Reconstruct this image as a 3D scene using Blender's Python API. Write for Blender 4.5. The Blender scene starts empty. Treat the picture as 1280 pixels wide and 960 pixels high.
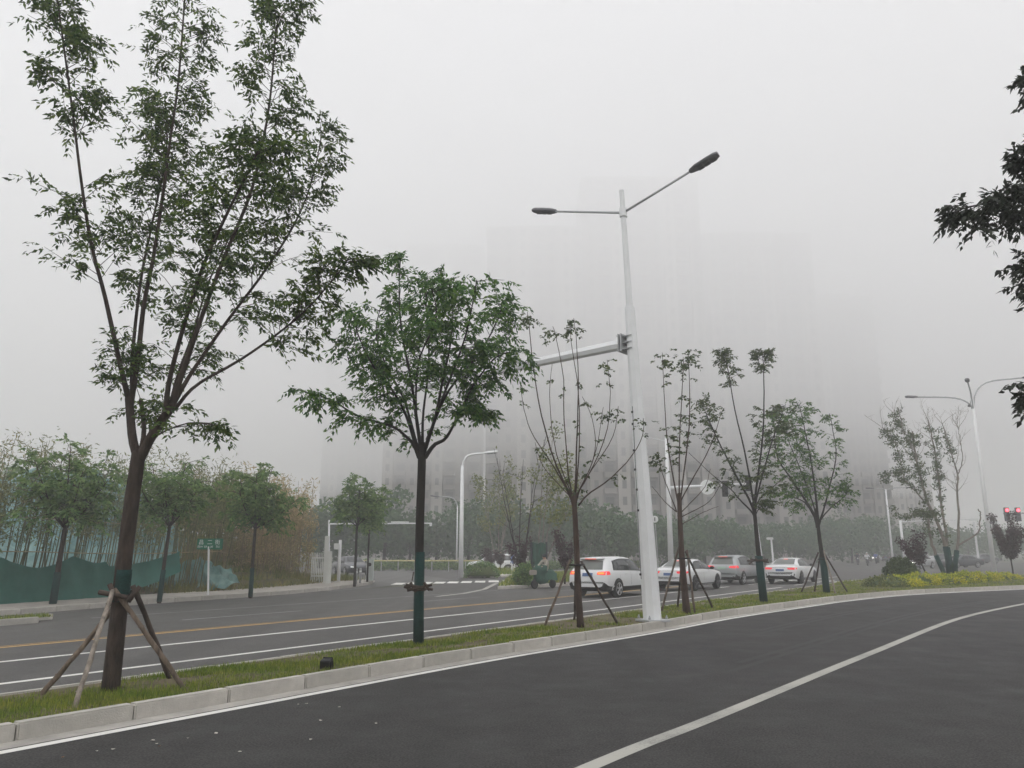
import bpy, bmesh, math, random
import numpy as np
from mathutils import Vector, Matrix
from mathutils.bvhtree import BVHTree

random.seed(7)
rng = np.random.default_rng(11)
S = bpy.context.scene
COL = S.collection

# ------------------------------------------------------------------ camera, sky, sun, exposure
FPX, HOR, EYE = 960.0, 689.0, 1.8          # focal length in photo pixels, horizon row, eye height
PITCH = math.atan((HOR - 480) / FPX)
cam = bpy.data.cameras.new('camera'); camo = bpy.data.objects.new('camera', cam); COL.objects.link(camo)
camo.location = (0, 0, EYE); camo.rotation_euler = (math.pi / 2 + PITCH, 0, 0)
cam.sensor_fit = 'HORIZONTAL'; cam.sensor_width = 36; cam.lens = 36 * FPX / 1280
cam.clip_start = 0.1; cam.clip_end = 5000
S.camera = camo

W = bpy.data.worlds.new('World'); S.world = W; W.use_nodes = True
nt = W.node_tree; nt.nodes.clear()
sky = nt.nodes.new('ShaderNodeTexSky'); sky.sky_type = 'NISHITA'; sky.sun_disc = False
SUN_EL, SUN_AZ = math.radians(58), math.radians(200)
sky.sun_elevation = SUN_EL; sky.sun_rotation = SUN_AZ
sky.air_density = 1.0; sky.dust_density = 4.0; sky.ozone_density = 1.0
hsv = nt.nodes.new('ShaderNodeHueSaturation'); hsv.inputs['Saturation'].default_value = 0.16
bg = nt.nodes.new('ShaderNodeBackground'); bg.inputs['Strength'].default_value = 0.15
wo = nt.nodes.new('ShaderNodeOutputWorld')
nt.links.new(sky.outputs[0], hsv.inputs['Color']); nt.links.new(hsv.outputs[0], bg.inputs['Color'])
nt.links.new(bg.outputs[0], wo.inputs['Surface'])
sun = bpy.data.lights.new('sun', 'SUN'); sun.energy = 1.4; sun.angle = math.radians(25); sun.color = (1.0, .975, .955)
suno = bpy.data.objects.new('sun', sun); COL.objects.link(suno)
sd = Vector((math.sin(SUN_AZ) * math.cos(SUN_EL), math.cos(SUN_AZ) * math.cos(SUN_EL), math.sin(SUN_EL)))
suno.rotation_euler = (-sd).to_track_quat('-Z', 'Y').to_euler(); suno.location = sd * 300
S.view_settings.view_transform = 'Standard'; S.view_settings.look = 'None'
S.view_settings.gamma = 1.0; S.view_settings.use_curve_mapping = False
S.view_settings.exposure = 0.7
S.render.engine = 'CYCLES'
S.cycles.use_denoising = True
S.cycles.max_bounces = 14; S.cycles.volume_bounces = 10; S.cycles.use_adaptive_sampling = True; S.cycles.adaptive_threshold = .02; S.cycles.diffuse_bounces = 3
S.cycles.transparent_max_bounces = 8

# ------------------------------------------------------------------ frames of reference
CP, SP = math.cos(PITCH), math.sin(PITCH)
def ray(u, v):
    x = (u - 640) / FPX; a = (480 - v) / FPX
    return Vector((x, CP - a * SP, SP + a * CP))
def at(u, v, Y):                                # world point seen at (u, v), Y metres ahead
    d = ray(u, v); t = Y / d.y
    return Vector((d.x * t, Y, EYE + d.z * t))
def gd(u, v, z=0.0):                            # world point on the level z
    d = ray(u, v); t = (z - EYE) / d.z
    return Vector((d.x * t, d.y * t, z))
TH = math.radians(35.5)                         # the road runs this far to the right of straight ahead
DIR = Vector((math.sin(TH), math.cos(TH), 0)); LEFT = Vector((-math.cos(TH), math.sin(TH), 0))
def R(s, l, z=0.0): return DIR * s + LEFT * l + Vector((0, 0, z))
def sl(p): return p.x * DIR.x + p.y * DIR.y, p.x * LEFT.x + p.y * LEFT.y

# ------------------------------------------------------------------ materials
def mat(name, col, rough=.8, var=.25, scale=3.0, bump=0.0, bscale=None, metal=0.0, spec=.4, col2=None, detail=6.0, trans=0.0,
        emit=0.0, island=0.0, stretch=None, coat=0.0):
    m = bpy.data.materials.new(name); m.use_nodes = True
    n = m.node_tree; L = n.links; b = n.nodes['Principled BSDF']; out = n.nodes['Material Output']
    b.inputs['Roughness'].default_value = rough; b.inputs['Metallic'].default_value = metal
    b.inputs['Specular IOR Level'].default_value = spec
    b.inputs['Coat Weight'].default_value = coat
    tc = n.nodes.new('ShaderNodeTexCoord'); mp = n.nodes.new('ShaderNodeMapping')
    if stretch: mp.inputs['Scale'].default_value = stretch
    L.new(tc.outputs['Object'], mp.inputs['Vector'])
    tx = n.nodes.new('ShaderNodeTexNoise'); tx.inputs['Scale'].default_value = scale; tx.inputs['Detail'].default_value = detail
    tx.inputs['Roughness'].default_value = .65
    L.new(mp.outputs[0], tx.inputs['Vector'])
    rp = n.nodes.new('ShaderNodeValToRGB'); rp.color_ramp.elements[0].position = .3; rp.color_ramp.elements[1].position = .7
    c2 = col2 or tuple(min(1, c * (1 + var)) for c in col); c1 = col if col2 else tuple(c * (1 - var) for c in col)
    rp.color_ramp.elements[0].color = (*c1, 1); rp.color_ramp.elements[1].color = (*c2, 1)
    L.new(tx.outputs[0], rp.inputs[0]); last = rp.outputs[0]
    if island:
        ge = n.nodes.new('ShaderNodeNewGeometry'); mr = n.nodes.new('ShaderNodeMapRange')
        mr.inputs['To Min'].default_value = 1 - island; mr.inputs['To Max'].default_value = 1 + island
        L.new(ge.outputs['Random Per Island'], mr.inputs['Value'])
        h = n.nodes.new('ShaderNodeHueSaturation'); L.new(mr.outputs[0], h.inputs['Value']); L.new(last, h.inputs['Color'])
        mr2 = n.nodes.new('ShaderNodeMapRange'); mr2.inputs['To Min'].default_value = .5 + island * .06; mr2.inputs['To Max'].default_value = .5 - island * .06
        L.new(ge.outputs['Random Per Island'], mr2.inputs['Value']); L.new(mr2.outputs[0], h.inputs['Hue'])
        last = h.outputs[0]
    L.new(last, b.inputs['Base Color'])
    if bump:
        bt = n.nodes.new('ShaderNodeTexNoise'); bt.inputs['Scale'].default_value = bscale or scale * 6; bt.inputs['Detail'].default_value = 5
        L.new(mp.outputs[0], bt.inputs['Vector'])
        bp = n.nodes.new('ShaderNodeBump'); bp.inputs['Strength'].default_value = bump; bp.inputs['Distance'].default_value = .02
        L.new(bt.outputs[0], bp.inputs['Height']); L.new(bp.outputs[0], b.inputs['Normal'])
    if trans:
        tr = n.nodes.new('ShaderNodeBsdfTranslucent'); L.new(last, tr.inputs['Color'])
        mx = n.nodes.new('ShaderNodeMixShader'); mx.inputs[0].default_value = trans
        L.new(b.outputs[0], mx.inputs[1]); L.new(tr.outputs[0], mx.inputs[2]); L.new(mx.outputs[0], out.inputs['Surface'])
    if emit:
        b.inputs['Emission Color'].default_value = (*col, 1); b.inputs['Emission Strength'].default_value = emit
    return m

def asphalt(name, base, lo, hi, crack=0.0):
    """aggregate speckle + long wear bands + broad patches"""
    m = bpy.data.materials.new(name); m.use_nodes = True; n = m.node_tree; L = n.links; b = n.nodes['Principled BSDF']
    b.inputs['Specular IOR Level'].default_value = .35
    tc = n.nodes.new('ShaderNodeTexCoord')
    mp = n.nodes.new('ShaderNodeMapping'); mp.inputs['Rotation'].default_value = (0, 0, TH); mp.inputs['Scale'].default_value = (.9, .035, 1)
    L.new(tc.outputs['Object'], mp.inputs[0])
    def noise(sc, vec, det=4, ro=.6):
        t = n.nodes.new('ShaderNodeTexNoise'); t.inputs['Scale'].default_value = sc; t.inputs['Detail'].default_value = det
        t.inputs['Roughness'].default_value = ro
        L.new(vec, t.inputs['Vector']); return t.outputs[0]
    fine = noise(46, tc.outputs['Object'], 2, .7); coarse = noise(13, tc.outputs['Object'], 5, .8); mid = noise(1.1, tc.outputs['Object'], 8, .7); band = noise(1.0, mp.outputs[0], 3)
    def ramp(f, a, c, p0=.3, p1=.7):
        r = n.nodes.new('ShaderNodeMapRange'); r.inputs['From Min'].default_value = p0; r.inputs['From Max'].default_value = p1
        r.inputs['To Min'].default_value = a; r.inputs['To Max'].default_value = c; L.new(f, r.inputs[0]); return r.outputs[0]
    def mul(a, c):
        k = n.nodes.new('ShaderNodeMath'); k.operation = 'MULTIPLY'; L.new(a, k.inputs[0]); L.new(c, k.inputs[1]); return k.outputs[0]
    f = mul(mul(mul(ramp(fine, lo, hi, .38, .62), ramp(coarse, .74, 1.26)), ramp(mid, .84, 1.16)), ramp(band, .84, 1.16))
    k = n.nodes.new('ShaderNodeMix'); k.data_type = 'RGBA'; k.blend_type = 'MULTIPLY'; k.inputs[0].default_value = 1
    k.inputs[6].default_value = (*base, 1); L.new(f, k.inputs[7]); L.new(k.outputs[2], b.inputs['Base Color'])
    L.new(ramp(mid, .62, .9), b.inputs['Roughness'])
    bp = n.nodes.new('ShaderNodeBump'); bp.inputs['Strength'].default_value = .35; bp.inputs['Distance'].default_value = .006
    L.new(fine, bp.inputs['Height']); L.new(bp.outputs[0], b.inputs['Normal'])
    return m

def worn_paint(name, col, under, keep=.5):
    m = bpy.data.materials.new(name); m.use_nodes = True; n = m.node_tree; L = n.links; b = n.nodes['Principled BSDF']
    b.inputs['Roughness'].default_value = .7
    tc = n.nodes.new('ShaderNodeTexCoord')
    t = n.nodes.new('ShaderNodeTexNoise'); t.inputs['Scale'].default_value = 38; t.inputs['Detail'].default_value = 8; t.inputs['Roughness'].default_value = .8
    t2 = n.nodes.new('ShaderNodeTexNoise'); t2.inputs['Scale'].default_value = .8; t2.inputs['Detail'].default_value = 5
    L.new(tc.outputs['Object'], t.inputs[0]); L.new(tc.outputs['Object'], t2.inputs[0])
    ad = n.nodes.new('ShaderNodeMath'); ad.operation = 'ADD'; L.new(t.outputs[0], ad.inputs[0]); L.new(t2.outputs[0], ad.inputs[1])
    r = n.nodes.new('ShaderNodeValToRGB'); r.color_ramp.elements[0].position = keep - .09; r.color_ramp.elements[1].position = keep + .09
    ha = n.nodes.new('ShaderNodeMath'); ha.operation = 'MULTIPLY'; ha.inputs[1].default_value = .5; L.new(ad.outputs[0], ha.inputs[0])
    r.color_ramp.elements[0].color = (*under, 1); r.color_ramp.elements[1].color = (*col, 1)
    L.new(ha.outputs[0], r.inputs[0]); L.new(r.outputs[0], b.inputs['Base Color'])
    return m

M = {}
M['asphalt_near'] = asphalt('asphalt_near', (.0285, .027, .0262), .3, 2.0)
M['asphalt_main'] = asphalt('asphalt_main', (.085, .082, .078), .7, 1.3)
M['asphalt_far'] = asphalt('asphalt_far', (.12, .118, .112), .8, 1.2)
M['paint_white'] = worn_paint('paint_white', (.75, .74, .7), (.3, .3, .28), .38)
M['paint_line'] = worn_paint('paint_line', (.42, .41, .37), (.17, .17, .16), .42)
M['paint_faint'] = worn_paint('paint_faint', (.3, .3, .29), (.12, .12, .115), .5)
M['paint_yellow'] = worn_paint('paint_yellow', (.62, .38, .13), (.26, .19, .1), .4)
M['kerb'] = mat('kerb', (.5, .475, .435), .85, .2, 2.2, .35, 60)
M['kerb_b'] = mat('kerb_b', (.455, .435, .395), .88, .22, 1.7, .35, 60)
M['gutter'] = mat('gutter', (.4, .38, .35), .9, .25, 2.5, .3, 70)
M['pavement'] = mat('pavement', (.34, .315, .285), .9, .2, 1.2, .2, 30)
M['soil'] = mat('soil', (.075, .08, .028), .95, .3, 3.5, .6, 25, col2=(.16, .12, .075))
M['earth'] = mat('earth', (.17, .12, .075), .95, .3, 2.0, .6, 18)
M['ground'] = mat('ground', (.12, .125, .09), .95, .25, .4, .3, 6)
M['grass'] = mat('grass', (.12, .215, .025), .8, .3, 1.6, trans=.4, island=.4, col2=(.28, .3, .055))
M['grass_dull'] = mat('grass_dull', (.11, .16, .035), .8, .3, .5, trans=.35, island=.4, col2=(.25, .21, .06))
M['bark'] = mat('bark', (.046, .033, .026), .95, .55, 13, 1.0, 40, stretch=(1, 1, .25))
M['bark_dark'] = mat('bark_dark', (.025, .021, .018), .95, .35, 9, .8, 55, stretch=(1, 1, .25))
M['bark_red'] = mat('bark_red', (.06, .038, .028), .95, .35, 9, .8, 55, stretch=(1, 1, .25))
M['bark_pale'] = mat('bark_pale', (.22, .195, .165), .95, .4, 6, .6, 40, stretch=(1, 1, .3))
M['strut'] = mat('strut', (.15, .115, .088), .95, .55, 14, .8, 40, stretch=(1, 1, .3))
M['strut_dark'] = mat('strut_dark', (.07, .052, .042), .95, .4, 7, .8, 40, stretch=(1, 1, .3))
M['strut_pale'] = mat('strut_pale', (.26, .225, .19), .95, .5, 14, .8, 40, stretch=(1, 1, .3))
M['wrap'] = mat('wrap', (.006, .04, .036), .8, .4, 30, .6, 120, stretch=(1, 1, 3))
M['rope'] = mat('rope', (.02, .018, .017), .9, .4, 20)
M['leaf1'] = mat('leaf1', (.045, .085, .02), .55, .3, .9, trans=.48, island=.6, col2=(.09, .155, .028))
M['leaf2'] = mat('leaf2', (.045, .125, .02), .5, .3, .9, trans=.45, island=.55, col2=(.08, .19, .028))
M['leaf3'] = mat('leaf3', (.045, .08, .026), .6, .3, .9, trans=.4, island=.5, col2=(.085, .12, .034))
M['leaf_dark'] = mat('leaf_dark', (.022, .032, .018), .5, .3, .9, trans=.25, island=.5)
M['leaf_side'] = mat('leaf_side', (.1, .205, .055), .7, .3, .5, trans=.42, island=.45, col2=(.165, .25, .075))
M['leaf_far'] = mat('leaf_far', (.05, .115, .05), .8, .3, .15, trans=.35, island=.3, col2=(.085, .15, .06))
M['leaf_pale'] = mat('leaf_pale', (.12, .16, .04), .7, .3, .5, trans=.3, island=.4, col2=(.2, .22, .06))
M['leaf_purple'] = mat('leaf_purple', (.03, .012, .014), .6, .3, .9, trans=.25, island=.5, col2=(.06, .02, .02))
M['leaf_hedge'] = mat('leaf_hedge', (.2, .32, .018), .6, .3, 1.2, trans=.42, island=.42, col2=(.7, .64, .025))
M['leaf_bush'] = mat('leaf_bush', (.03, .065, .014), .6, .3, 1.5, trans=.3, island=.5, col2=(.065, .1, .02))
M['leaf_dry'] = mat('leaf_dry', (.44, .33, .18), .9, .3, .4, trans=.45, island=.4, col2=(.34, .32, .13))
M['leaf_bamboo'] = mat('leaf_bamboo', (.14, .19, .07), .8, .3, .4, trans=.35, island=.4, col2=(.26, .23, .1))
M['bamboo'] = mat('bamboo', (.13, .13, .055), .6, .6, .9)
M['bamboo_dry'] = mat('bamboo_dry', (.26, .2, .11), .7, .4, 1.5)
M['pole_white'] = mat('pole_white', (.78, .79, .8), .45, .06, 1.5, .05, 8)
M['galv'] = mat('galv', (.42, .43, .44), .5, .12, 3, metal=.3)
M['lamp_grey'] = mat('lamp_grey', (.10, .10, .11), .5, .15, 4)
M['lamp_led'] = mat('lamp_led', (.045, .045, .05), .35, .2, 20)
M['black'] = mat('black', (.012, .012, .013), .55, .2, 8)
M['tyre'] = mat('tyre', (.015, .015, .016), .8, .2, 10)
M['rim'] = mat('rim', (.5, .5, .52), .3, .08, 5, metal=.8)
M['rim_dark'] = mat('rim_dark', (.08, .08, .085), .35, .1, 5, metal=.6)
M['car_white'] = mat('car_white', (.74, .75, .76), .25, .03, .8, coat=.6)
M['car_grey'] = mat('car_grey', (.34, .36, .37), .28, .06, .8, metal=.35, coat=.6)
M['car_dark'] = mat('car_dark', (.05, .055, .065), .28, .06, .8, metal=.3, coat=.6)
M['car_silver'] = mat('car_silver', (.4, .41, .43), .28, .06, .8, metal=.4, coat=.6)
M['glass'] = mat('glass', (.02, .024, .026), .06, .1, 1, spec=.6)
M['glass_rear'] = mat('glass_rear', (.12, .13, .12), .1, .15, 1.2, spec=.6)
M['tail_off'] = mat('tail_off', (.3, .012, .015), .2, .1, 5, coat=.5)
M['tail_on'] = mat('tail_on', (1, .06, .07), .2, .05, 5, emit=.2)
M['brake'] = mat('brake', (1, .16, .1), .2, .05, 5, emit=.25)
M['amber'] = mat('amber', (1, .32, .05), .2, .05, 5, emit=.5)
M['headlight'] = mat('headlight', (1, .97, .9), .2, .02, 5, emit=4)
M['signal_red'] = mat('signal_red', (1, .07, .1), .3, .02, 5, emit=3.5)
M['plate_blue'] = mat('plate_blue', (.09, .15, .32), .5, .15, 14)
M['plate_green'] = mat('plate_green', (.3, .42, .34), .5, .1, 14)
M['net_dark'] = mat('net_dark', (.03, .135, .11), .85, .25, 1.0, .5, 5, trans=.3, col2=(.06, .2, .165))
M['net_blue'] = mat('net_blue', (.07, .17, .165), .85, .3, 1.3, 1.0, 4, trans=.15, col2=(.27, .41, .4))
M['net_pale'] = mat('net_pale', (.08, .2, .18), .85, .3, 2.2, .6, 6, trans=.3, col2=(.27, .4, .38))
M['sign_green'] = mat('sign_green', (.01, .15, .085), .45, .12, 4)
M['sign_white'] = mat('sign_white', (.75, .77, .76), .5, .04, 4)
M['tower'] = mat('tower', (.225, .213, .197), .9, .12, .06)
M['tower_light'] = mat('tower_light', (.34, .322, .298), .9, .1, .06)
M['tower_dark'] = mat('tower_dark', (.165, .16, .153), .9, .12, .06)
M['window'] = mat('window', (.1, .102, .102), .25, .25, .3)
M['white_wall'] = mat('white_wall', (.62, .63, .6), .85, .1, .6)
M['plastic_box'] = mat('plastic_box', (.5, .54, .52), .6, .1, 2)
M['cloth_beige'] = mat('cloth_beige', (.34, .31, .26), .9, .15, 6)
M['cloth_dark'] = mat('cloth_dark', (.03, .035, .045), .9, .2, 6)
M['cloth_blue'] = mat('cloth_blue', (.1, .17, .42), .9, .2, 6)
M['cloth_green'] = mat('cloth_green', (.03, .085, .06), .85, .3, 5)
M['cloth_white'] = mat('cloth_white', (.66, .68, .68), .85, .1, 6)
M['skin'] = mat('skin', (.42, .25, .18), .6, .1, 8)
M['hair'] = mat('hair', (.015, .012, .011), .6, .2, 12)
M['petal'] = mat('petal', (.6, .57, .5), .8, .2, 9)
M['petal_brown'] = mat('petal_brown', (.3, .17, .1), .8, .2, 9)
M['tyre_mark'] = worn_paint('tyre_mark', (.0175, .0167, .016), (.0285, .027, .0262), .5)
M['rust'] = mat('rust', (.2, .12, .08), .9, .3, 2)
M['road_red'] = mat('road_red', (.3, .14, .09), .9, .2, 1)

# ------------------------------------------------------------------ object helpers
ORG = {}
def tag(o, label=None, cat=None, group=None, kind=None):
    if label: o['label'] = label
    if cat: o['category'] = cat
    if group: o['group'] = group
    if kind: o['kind'] = kind
    return o
def thing(name, label, cat, loc=(0, 0, 0), group=None, rz=0.0):
    o = bpy.data.objects.new(name, None); COL.objects.link(o); o.location = loc; o.rotation_euler = (0, 0, rz)
    o.empty_display_size = .2
    ORG[o.name] = Vector((0, 0, 0)) if rz else Vector(loc)
    return tag(o, label, cat, group)
def link_mesh(name, me, m, parent=None, smooth=False):
    if isinstance(m, str): m = M[m]
    if m is not None and len(me.materials) == 0: me.materials.append(m)
    o = bpy.data.objects.new(name, me); COL.objects.link(o)
    if smooth: me.polygons.foreach_set('use_smooth', [True] * len(me.polygons))
    if parent is not None:
        o.parent = parent; ORG[o.name] = ORG[parent.name]
    else: ORG[o.name] = Vector((0, 0, 0))
    return o
def quads_obj(name, V, m, parent=None, smooth=False):
    """V: (n,4,3) or (n,3,3) world-space loose faces"""
    V = np.asarray(V, dtype=np.float32); n, k, _ = V.shape
    if parent is not None: V = V - np.array(ORG[parent.name], dtype=np.float32)
    me = bpy.data.meshes.new(name); me.vertices.add(n * k); me.vertices.foreach_set('co', V.reshape(-1))
    me.loops.add(n * k); me.loops.foreach_set('vertex_index', np.arange(n * k, dtype=np.int32))
    me.polygons.add(n); me.polygons.foreach_set('loop_start', np.arange(0, n * k, k, dtype=np.int32))
    me.update(); me.validate()
    return link_mesh(name, me, m, parent, smooth)

class MB:
    def __init__(s): s.v = []; s.f = []
    def add(s, vs, fs):
        b = len(s.v); s.v += [tuple(p) for p in vs]; s.f += [tuple(i + b for i in q) for q in fs]; return s
    def box(s, c, size, rz=0.0, bev=0.0, mtx=None):
        bm = bmesh.new(); bmesh.ops.create_cube(bm, size=1)
        for v in bm.verts: v.co = Vector((v.co.x * size[0], v.co.y * size[1], v.co.z * size[2]))
        if bev: bmesh.ops.bevel(bm, geom=list(bm.edges), offset=bev, segments=2, affect='EDGES')
        T = mtx if mtx is not None else Matrix.Rotation(rz, 4, 'Z')
        vs = [Vector(c) + (T @ v.co) for v in bm.verts]
        bm.verts.index_update()
        s.add(vs, [[v.index for v in f.verts] for f in bm.faces]); bm.free(); return s
    def tube(s, pts, rad, n=8, cap=True):
        pts = [Vector(p) for p in pts]
        if not hasattr(rad, '__len__'): rad = [rad] * len(pts)
        t0 = (pts[1] - pts[0]).normalized()
        up = Vector((0, 0, 1)) if abs(t0.z) < .9 else Vector((1, 0, 0))
        a = t0.cross(up).normalized(); vs = []
        for i, p in enumerate(pts):
            t = (pts[min(i + 1, len(pts) - 1)] - pts[max(i - 1, 0)]).normalized()
            a = (a - t * a.dot(t)).normalized(); b = t.cross(a)
            for k in range(n):
                an = 2 * math.pi * k / n
                vs.append(p + (a * math.cos(an) + b * math.sin(an)) * rad[i])
        fs = []
        for i in range(len(pts) - 1):
            for k in range(n):
                k2 = (k + 1) % n; fs.append((i * n + k, i * n + k2, (i + 1) * n + k2, (i + 1) * n + k))
        if cap:
            fs.append(tuple(range(n - 1, -1, -1))); q = (len(pts) - 1) * n; fs.append(tuple(range(q, q + n)))
        return s.add(vs, fs)
    def lathe(s, prof, n=20, c=(0, 0, 0), axis='Z', cap=True):
        """prof: (radius, height) list"""
        vs = []
        for r, h in prof:
            for k in range(n):
                a = 2 * math.pi * k / n; x, y = r * math.cos(a), r * math.sin(a)
                p = {'Z': (x, y, h), 'Y': (x, h, y), 'X': (h, x, y)}[axis]
                vs.append(Vector(c) + Vector(p))
        fs = [(i * n + k, i * n + (k + 1) % n, (i + 1) * n + (k + 1) % n, (i + 1) * n + k) for i in range(len(prof) - 1) for k in range(n)]
        if cap: fs.append(tuple(range(n - 1, -1, -1))); q = (len(prof) - 1) * n; fs.append(tuple(range(q, q + n)))
        return s.add(vs, fs)
    def prism(s, poly, z0, z1):
        n = len(poly); vs = [(p[0], p[1], z0) for p in poly] + [(p[0], p[1], z1) for p in poly]
        fs = [tuple(range(n - 1, -1, -1)), tuple(range(n, 2 * n))] + [(i, (i + 1) % n, n + (i + 1) % n, n + i) for i in range(n)]
        return s.add(vs, fs)
    def sheet(s, poly):
        return s.add(poly, [tuple(range(len(poly)))])
    def build(s, name, m, parent=None, smooth=False, sharp=None):
        me = bpy.data.meshes.new(name)
        off = ORG[parent.name] if parent is not None else Vector((0, 0, 0))
        me.from_pydata([(v[0] - off.x, v[1] - off.y, v[2] - off.z) for v in s.v], [], s.f); me.update()
        o = link_mesh(name, me, m, parent, smooth)
        if sharp is not None and smooth: me.set_sharp_from_angle(angle=math.radians(sharp))
        return o
def copy_obj(o, parent=None):
    c = o.copy(); COL.objects.link(c); c.parent = parent
    return c
def copy_tree(o, parent=None):
    c = copy_obj(o, parent)
    for ch in o.children: copy_tree(ch, c)
    return c
def crom(P, n):
    """Catmull-Rom resample of a polyline"""
    P = [np.array(p, dtype=float) for p in P]; P = [2 * P[0] - P[1]] + P + [2 * P[-1] - P[-2]]
    out = []; segs = len(P) - 3
    for i in range(n):
        t = i / (n - 1) * segs; k = min(int(t), segs - 1); t -= k
        a, b, c, d = P[k:k + 4]
        out.append(.5 * ((2 * b) + (c - a) * t + (2 * a - 5 * b + 4 * c - d) * t * t + (3 * b - a - 3 * c + d) * t ** 3))
    return out
def lerp(a, b, t): return a + (b - a) * t
# ------------------------------------------------------------------ setting: ground, roads, kerbs, markings
def strip(mb, path_a, path_b, z):
    vs = [(p[0], p[1], z) for p in path_a] + [(p[0], p[1], z) for p in path_b]; n = len(path_a)
    mb.add(vs, [(i, i + 1, n + i + 1, n + i) for i in range(n - 1)])
def rpath(sls, z=0.0): return [R(s, l, z) for s, l in sls]

g = MB()
NG = 24
gx = np.linspace(-1500, 1500, NG + 1)
g.add([(x, y, -.02) for y in gx for x in gx], [(j * (NG + 1) + i, j * (NG + 1) + i + 1, (j + 1) * (NG + 1) + i + 1, (j + 1) * (NG + 1) + i) for j in range(NG) for i in range(NG)])
tag(g.build('ground', 'ground'), kind='structure')

# kerb line of the slip road (foot of the kerb), from level ground points seen in the photo, as (along, across)
KP = [sl(gd(u, v)) for u, v in [(0, 929.5), (240, 884), (480, 846), (640, 816), (802, 790), (897, 772.5), (982, 760), (1055, 750), (1140, 742.5), (1280, 736)]]
l0 = sum(k[1] for k in KP[:4]) / 4
KP = [(-60, l0), (-30, l0), (-10, l0), (0, l0), (6, l0), (11, l0)] + [k for k in KP[4:]]
e0, e1 = KP[-2], KP[-1]; dsl = ((e1[0] - e0[0]), (e1[1] - e0[1])); q = math.hypot(*dsl); ang = math.atan2(dsl[1], dsl[0])
pS, pL = e1
for k in range(8):
    ang -= .06; pS += 5 * math.cos(ang); pL += 5 * math.sin(ang); KP.append((pS, pL))
KC = np.array(crom([np.array(k) for k in KP], 600))
# light smoothing of the measured curve
for _ in range(60): KC[1:-1] = .25 * KC[:-2] + .5 * KC[1:-1] + .25 * KC[2:]
def offset_path(C, d):
    T = np.gradient(C, axis=0); T /= np.linalg.norm(T, axis=1)[:, None]
    N = np.stack([-T[:, 1], T[:, 0]], 1); return C + N * d
def kerb_l(s): return float(np.interp(s, KC[:, 0], KC[:, 1]))
KF = 10.75                                        # far edge of the planted strip

# slip road (near)
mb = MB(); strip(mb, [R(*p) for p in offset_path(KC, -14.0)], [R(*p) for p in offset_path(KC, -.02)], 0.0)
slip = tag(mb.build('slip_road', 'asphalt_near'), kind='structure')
# main road and the junction beyond
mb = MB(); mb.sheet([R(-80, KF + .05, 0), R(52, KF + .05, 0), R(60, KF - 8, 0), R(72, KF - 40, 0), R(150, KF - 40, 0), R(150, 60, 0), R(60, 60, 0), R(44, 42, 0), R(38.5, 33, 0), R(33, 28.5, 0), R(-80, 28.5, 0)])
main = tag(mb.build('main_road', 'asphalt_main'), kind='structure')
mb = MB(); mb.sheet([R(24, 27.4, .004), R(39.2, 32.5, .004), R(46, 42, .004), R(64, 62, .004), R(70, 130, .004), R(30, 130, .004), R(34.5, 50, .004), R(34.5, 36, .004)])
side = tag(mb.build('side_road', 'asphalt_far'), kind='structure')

# kerb of the slip road: single stones
def stone_mesh(name, L, W_, H_, m):
    mbx = MB(); mbx.box((0, W_ / 2, H_ / 2 - .04), (L, W_, H_ + .08), bev=.018)
    me = bpy.data.meshes.new(name); me.from_pydata(mbx.v, [], mbx.f); me.materials.append(M[m]); return me
def kerb_line(name, C, step, W_, H_, s0=None, s1=None, flip=False):
    root = bpy.data.objects.new(name, None); COL.objects.link(root); root['kind'] = 'structure'; ORG[root.name] = Vector((0, 0, 0))
    ms = [stone_mesh('kerb_stone', step - .014, W_, H_, 'kerb'), stone_mesh('kerb_stone', step - .014, W_, H_, 'kerb_b')]
    d = np.concatenate([[0], np.cumsum(np.linalg.norm(np.diff(C, axis=0), axis=1))])
    t = 0.0
    while t + step < d[-1]:
        a = np.array([np.interp(t, d, C[:, 0]), np.interp(t, d, C[:, 1])]); b = np.array([np.interp(t + step, d, C[:, 0]), np.interp(t + step, d, C[:, 1])])
        t += step
        if (s0 is not None and a[0] < s0) or (s1 is not None and a[0] > s1): continue
        A, B = R(*a), R(*b); mid = (A + B) / 2; an = math.atan2(B.y - A.y, B.x - A.x)
        o = bpy.data.objects.new('kerb_stone', random.choice(ms)); COL.objects.link(o); o.parent = root
        o.location = (mid.x, mid.y, random.uniform(-.004, .004)); o.rotation_euler = (random.uniform(-.006, .006), random.uniform(-.003, .003), an + random.uniform(-.003, .003) + (math.pi if flip else 0))
    return root
KH = .17
kerb_line('slip_road_kerb', KC, 1.18, .15, KH, -3, 75)
mb = MB(); strip(mb, [R(*p) for p in offset_path(KC, -.27)], [R(*p) for p in offset_path(KC, .01)], .006)
mb.build('gutter', 'gutter', slip)
mb = MB(); strip(mb, [R(*p) for p in offset_path(KC, -.43)], [R(*p) for p in offset_path(KC, -.30)], .005)
mb.build('edge_line', 'paint_white', slip)
LN = [sl(gd(u, v)) for u, v in [(735, 960), (900, 894), (1090, 816), (1200, 773), (1280, 755)]]
LN = [(-25, LN[0][1] + .1), (-10, LN[0][1] + .08), (0, LN[0][1] + .04)] + LN
a_ = math.atan2(LN[-1][1] - LN[-2][1], LN[-1][0] - LN[-2][0]); cs, cl = LN[-1]
for k in range(6): a_ -= .07; cs += 5 * math.cos(a_); cl += 5 * math.sin(a_); LN.append((cs, cl))
LC = np.array(crom([np.array(k) for k in LN], 300))
mb = MB(); strip(mb, [R(*p) for p in offset_path(LC, -.085)], [R(*p) for p in offset_path(LC, .085)], .005)
mb.build('lane_line', 'paint_line', slip)

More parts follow.
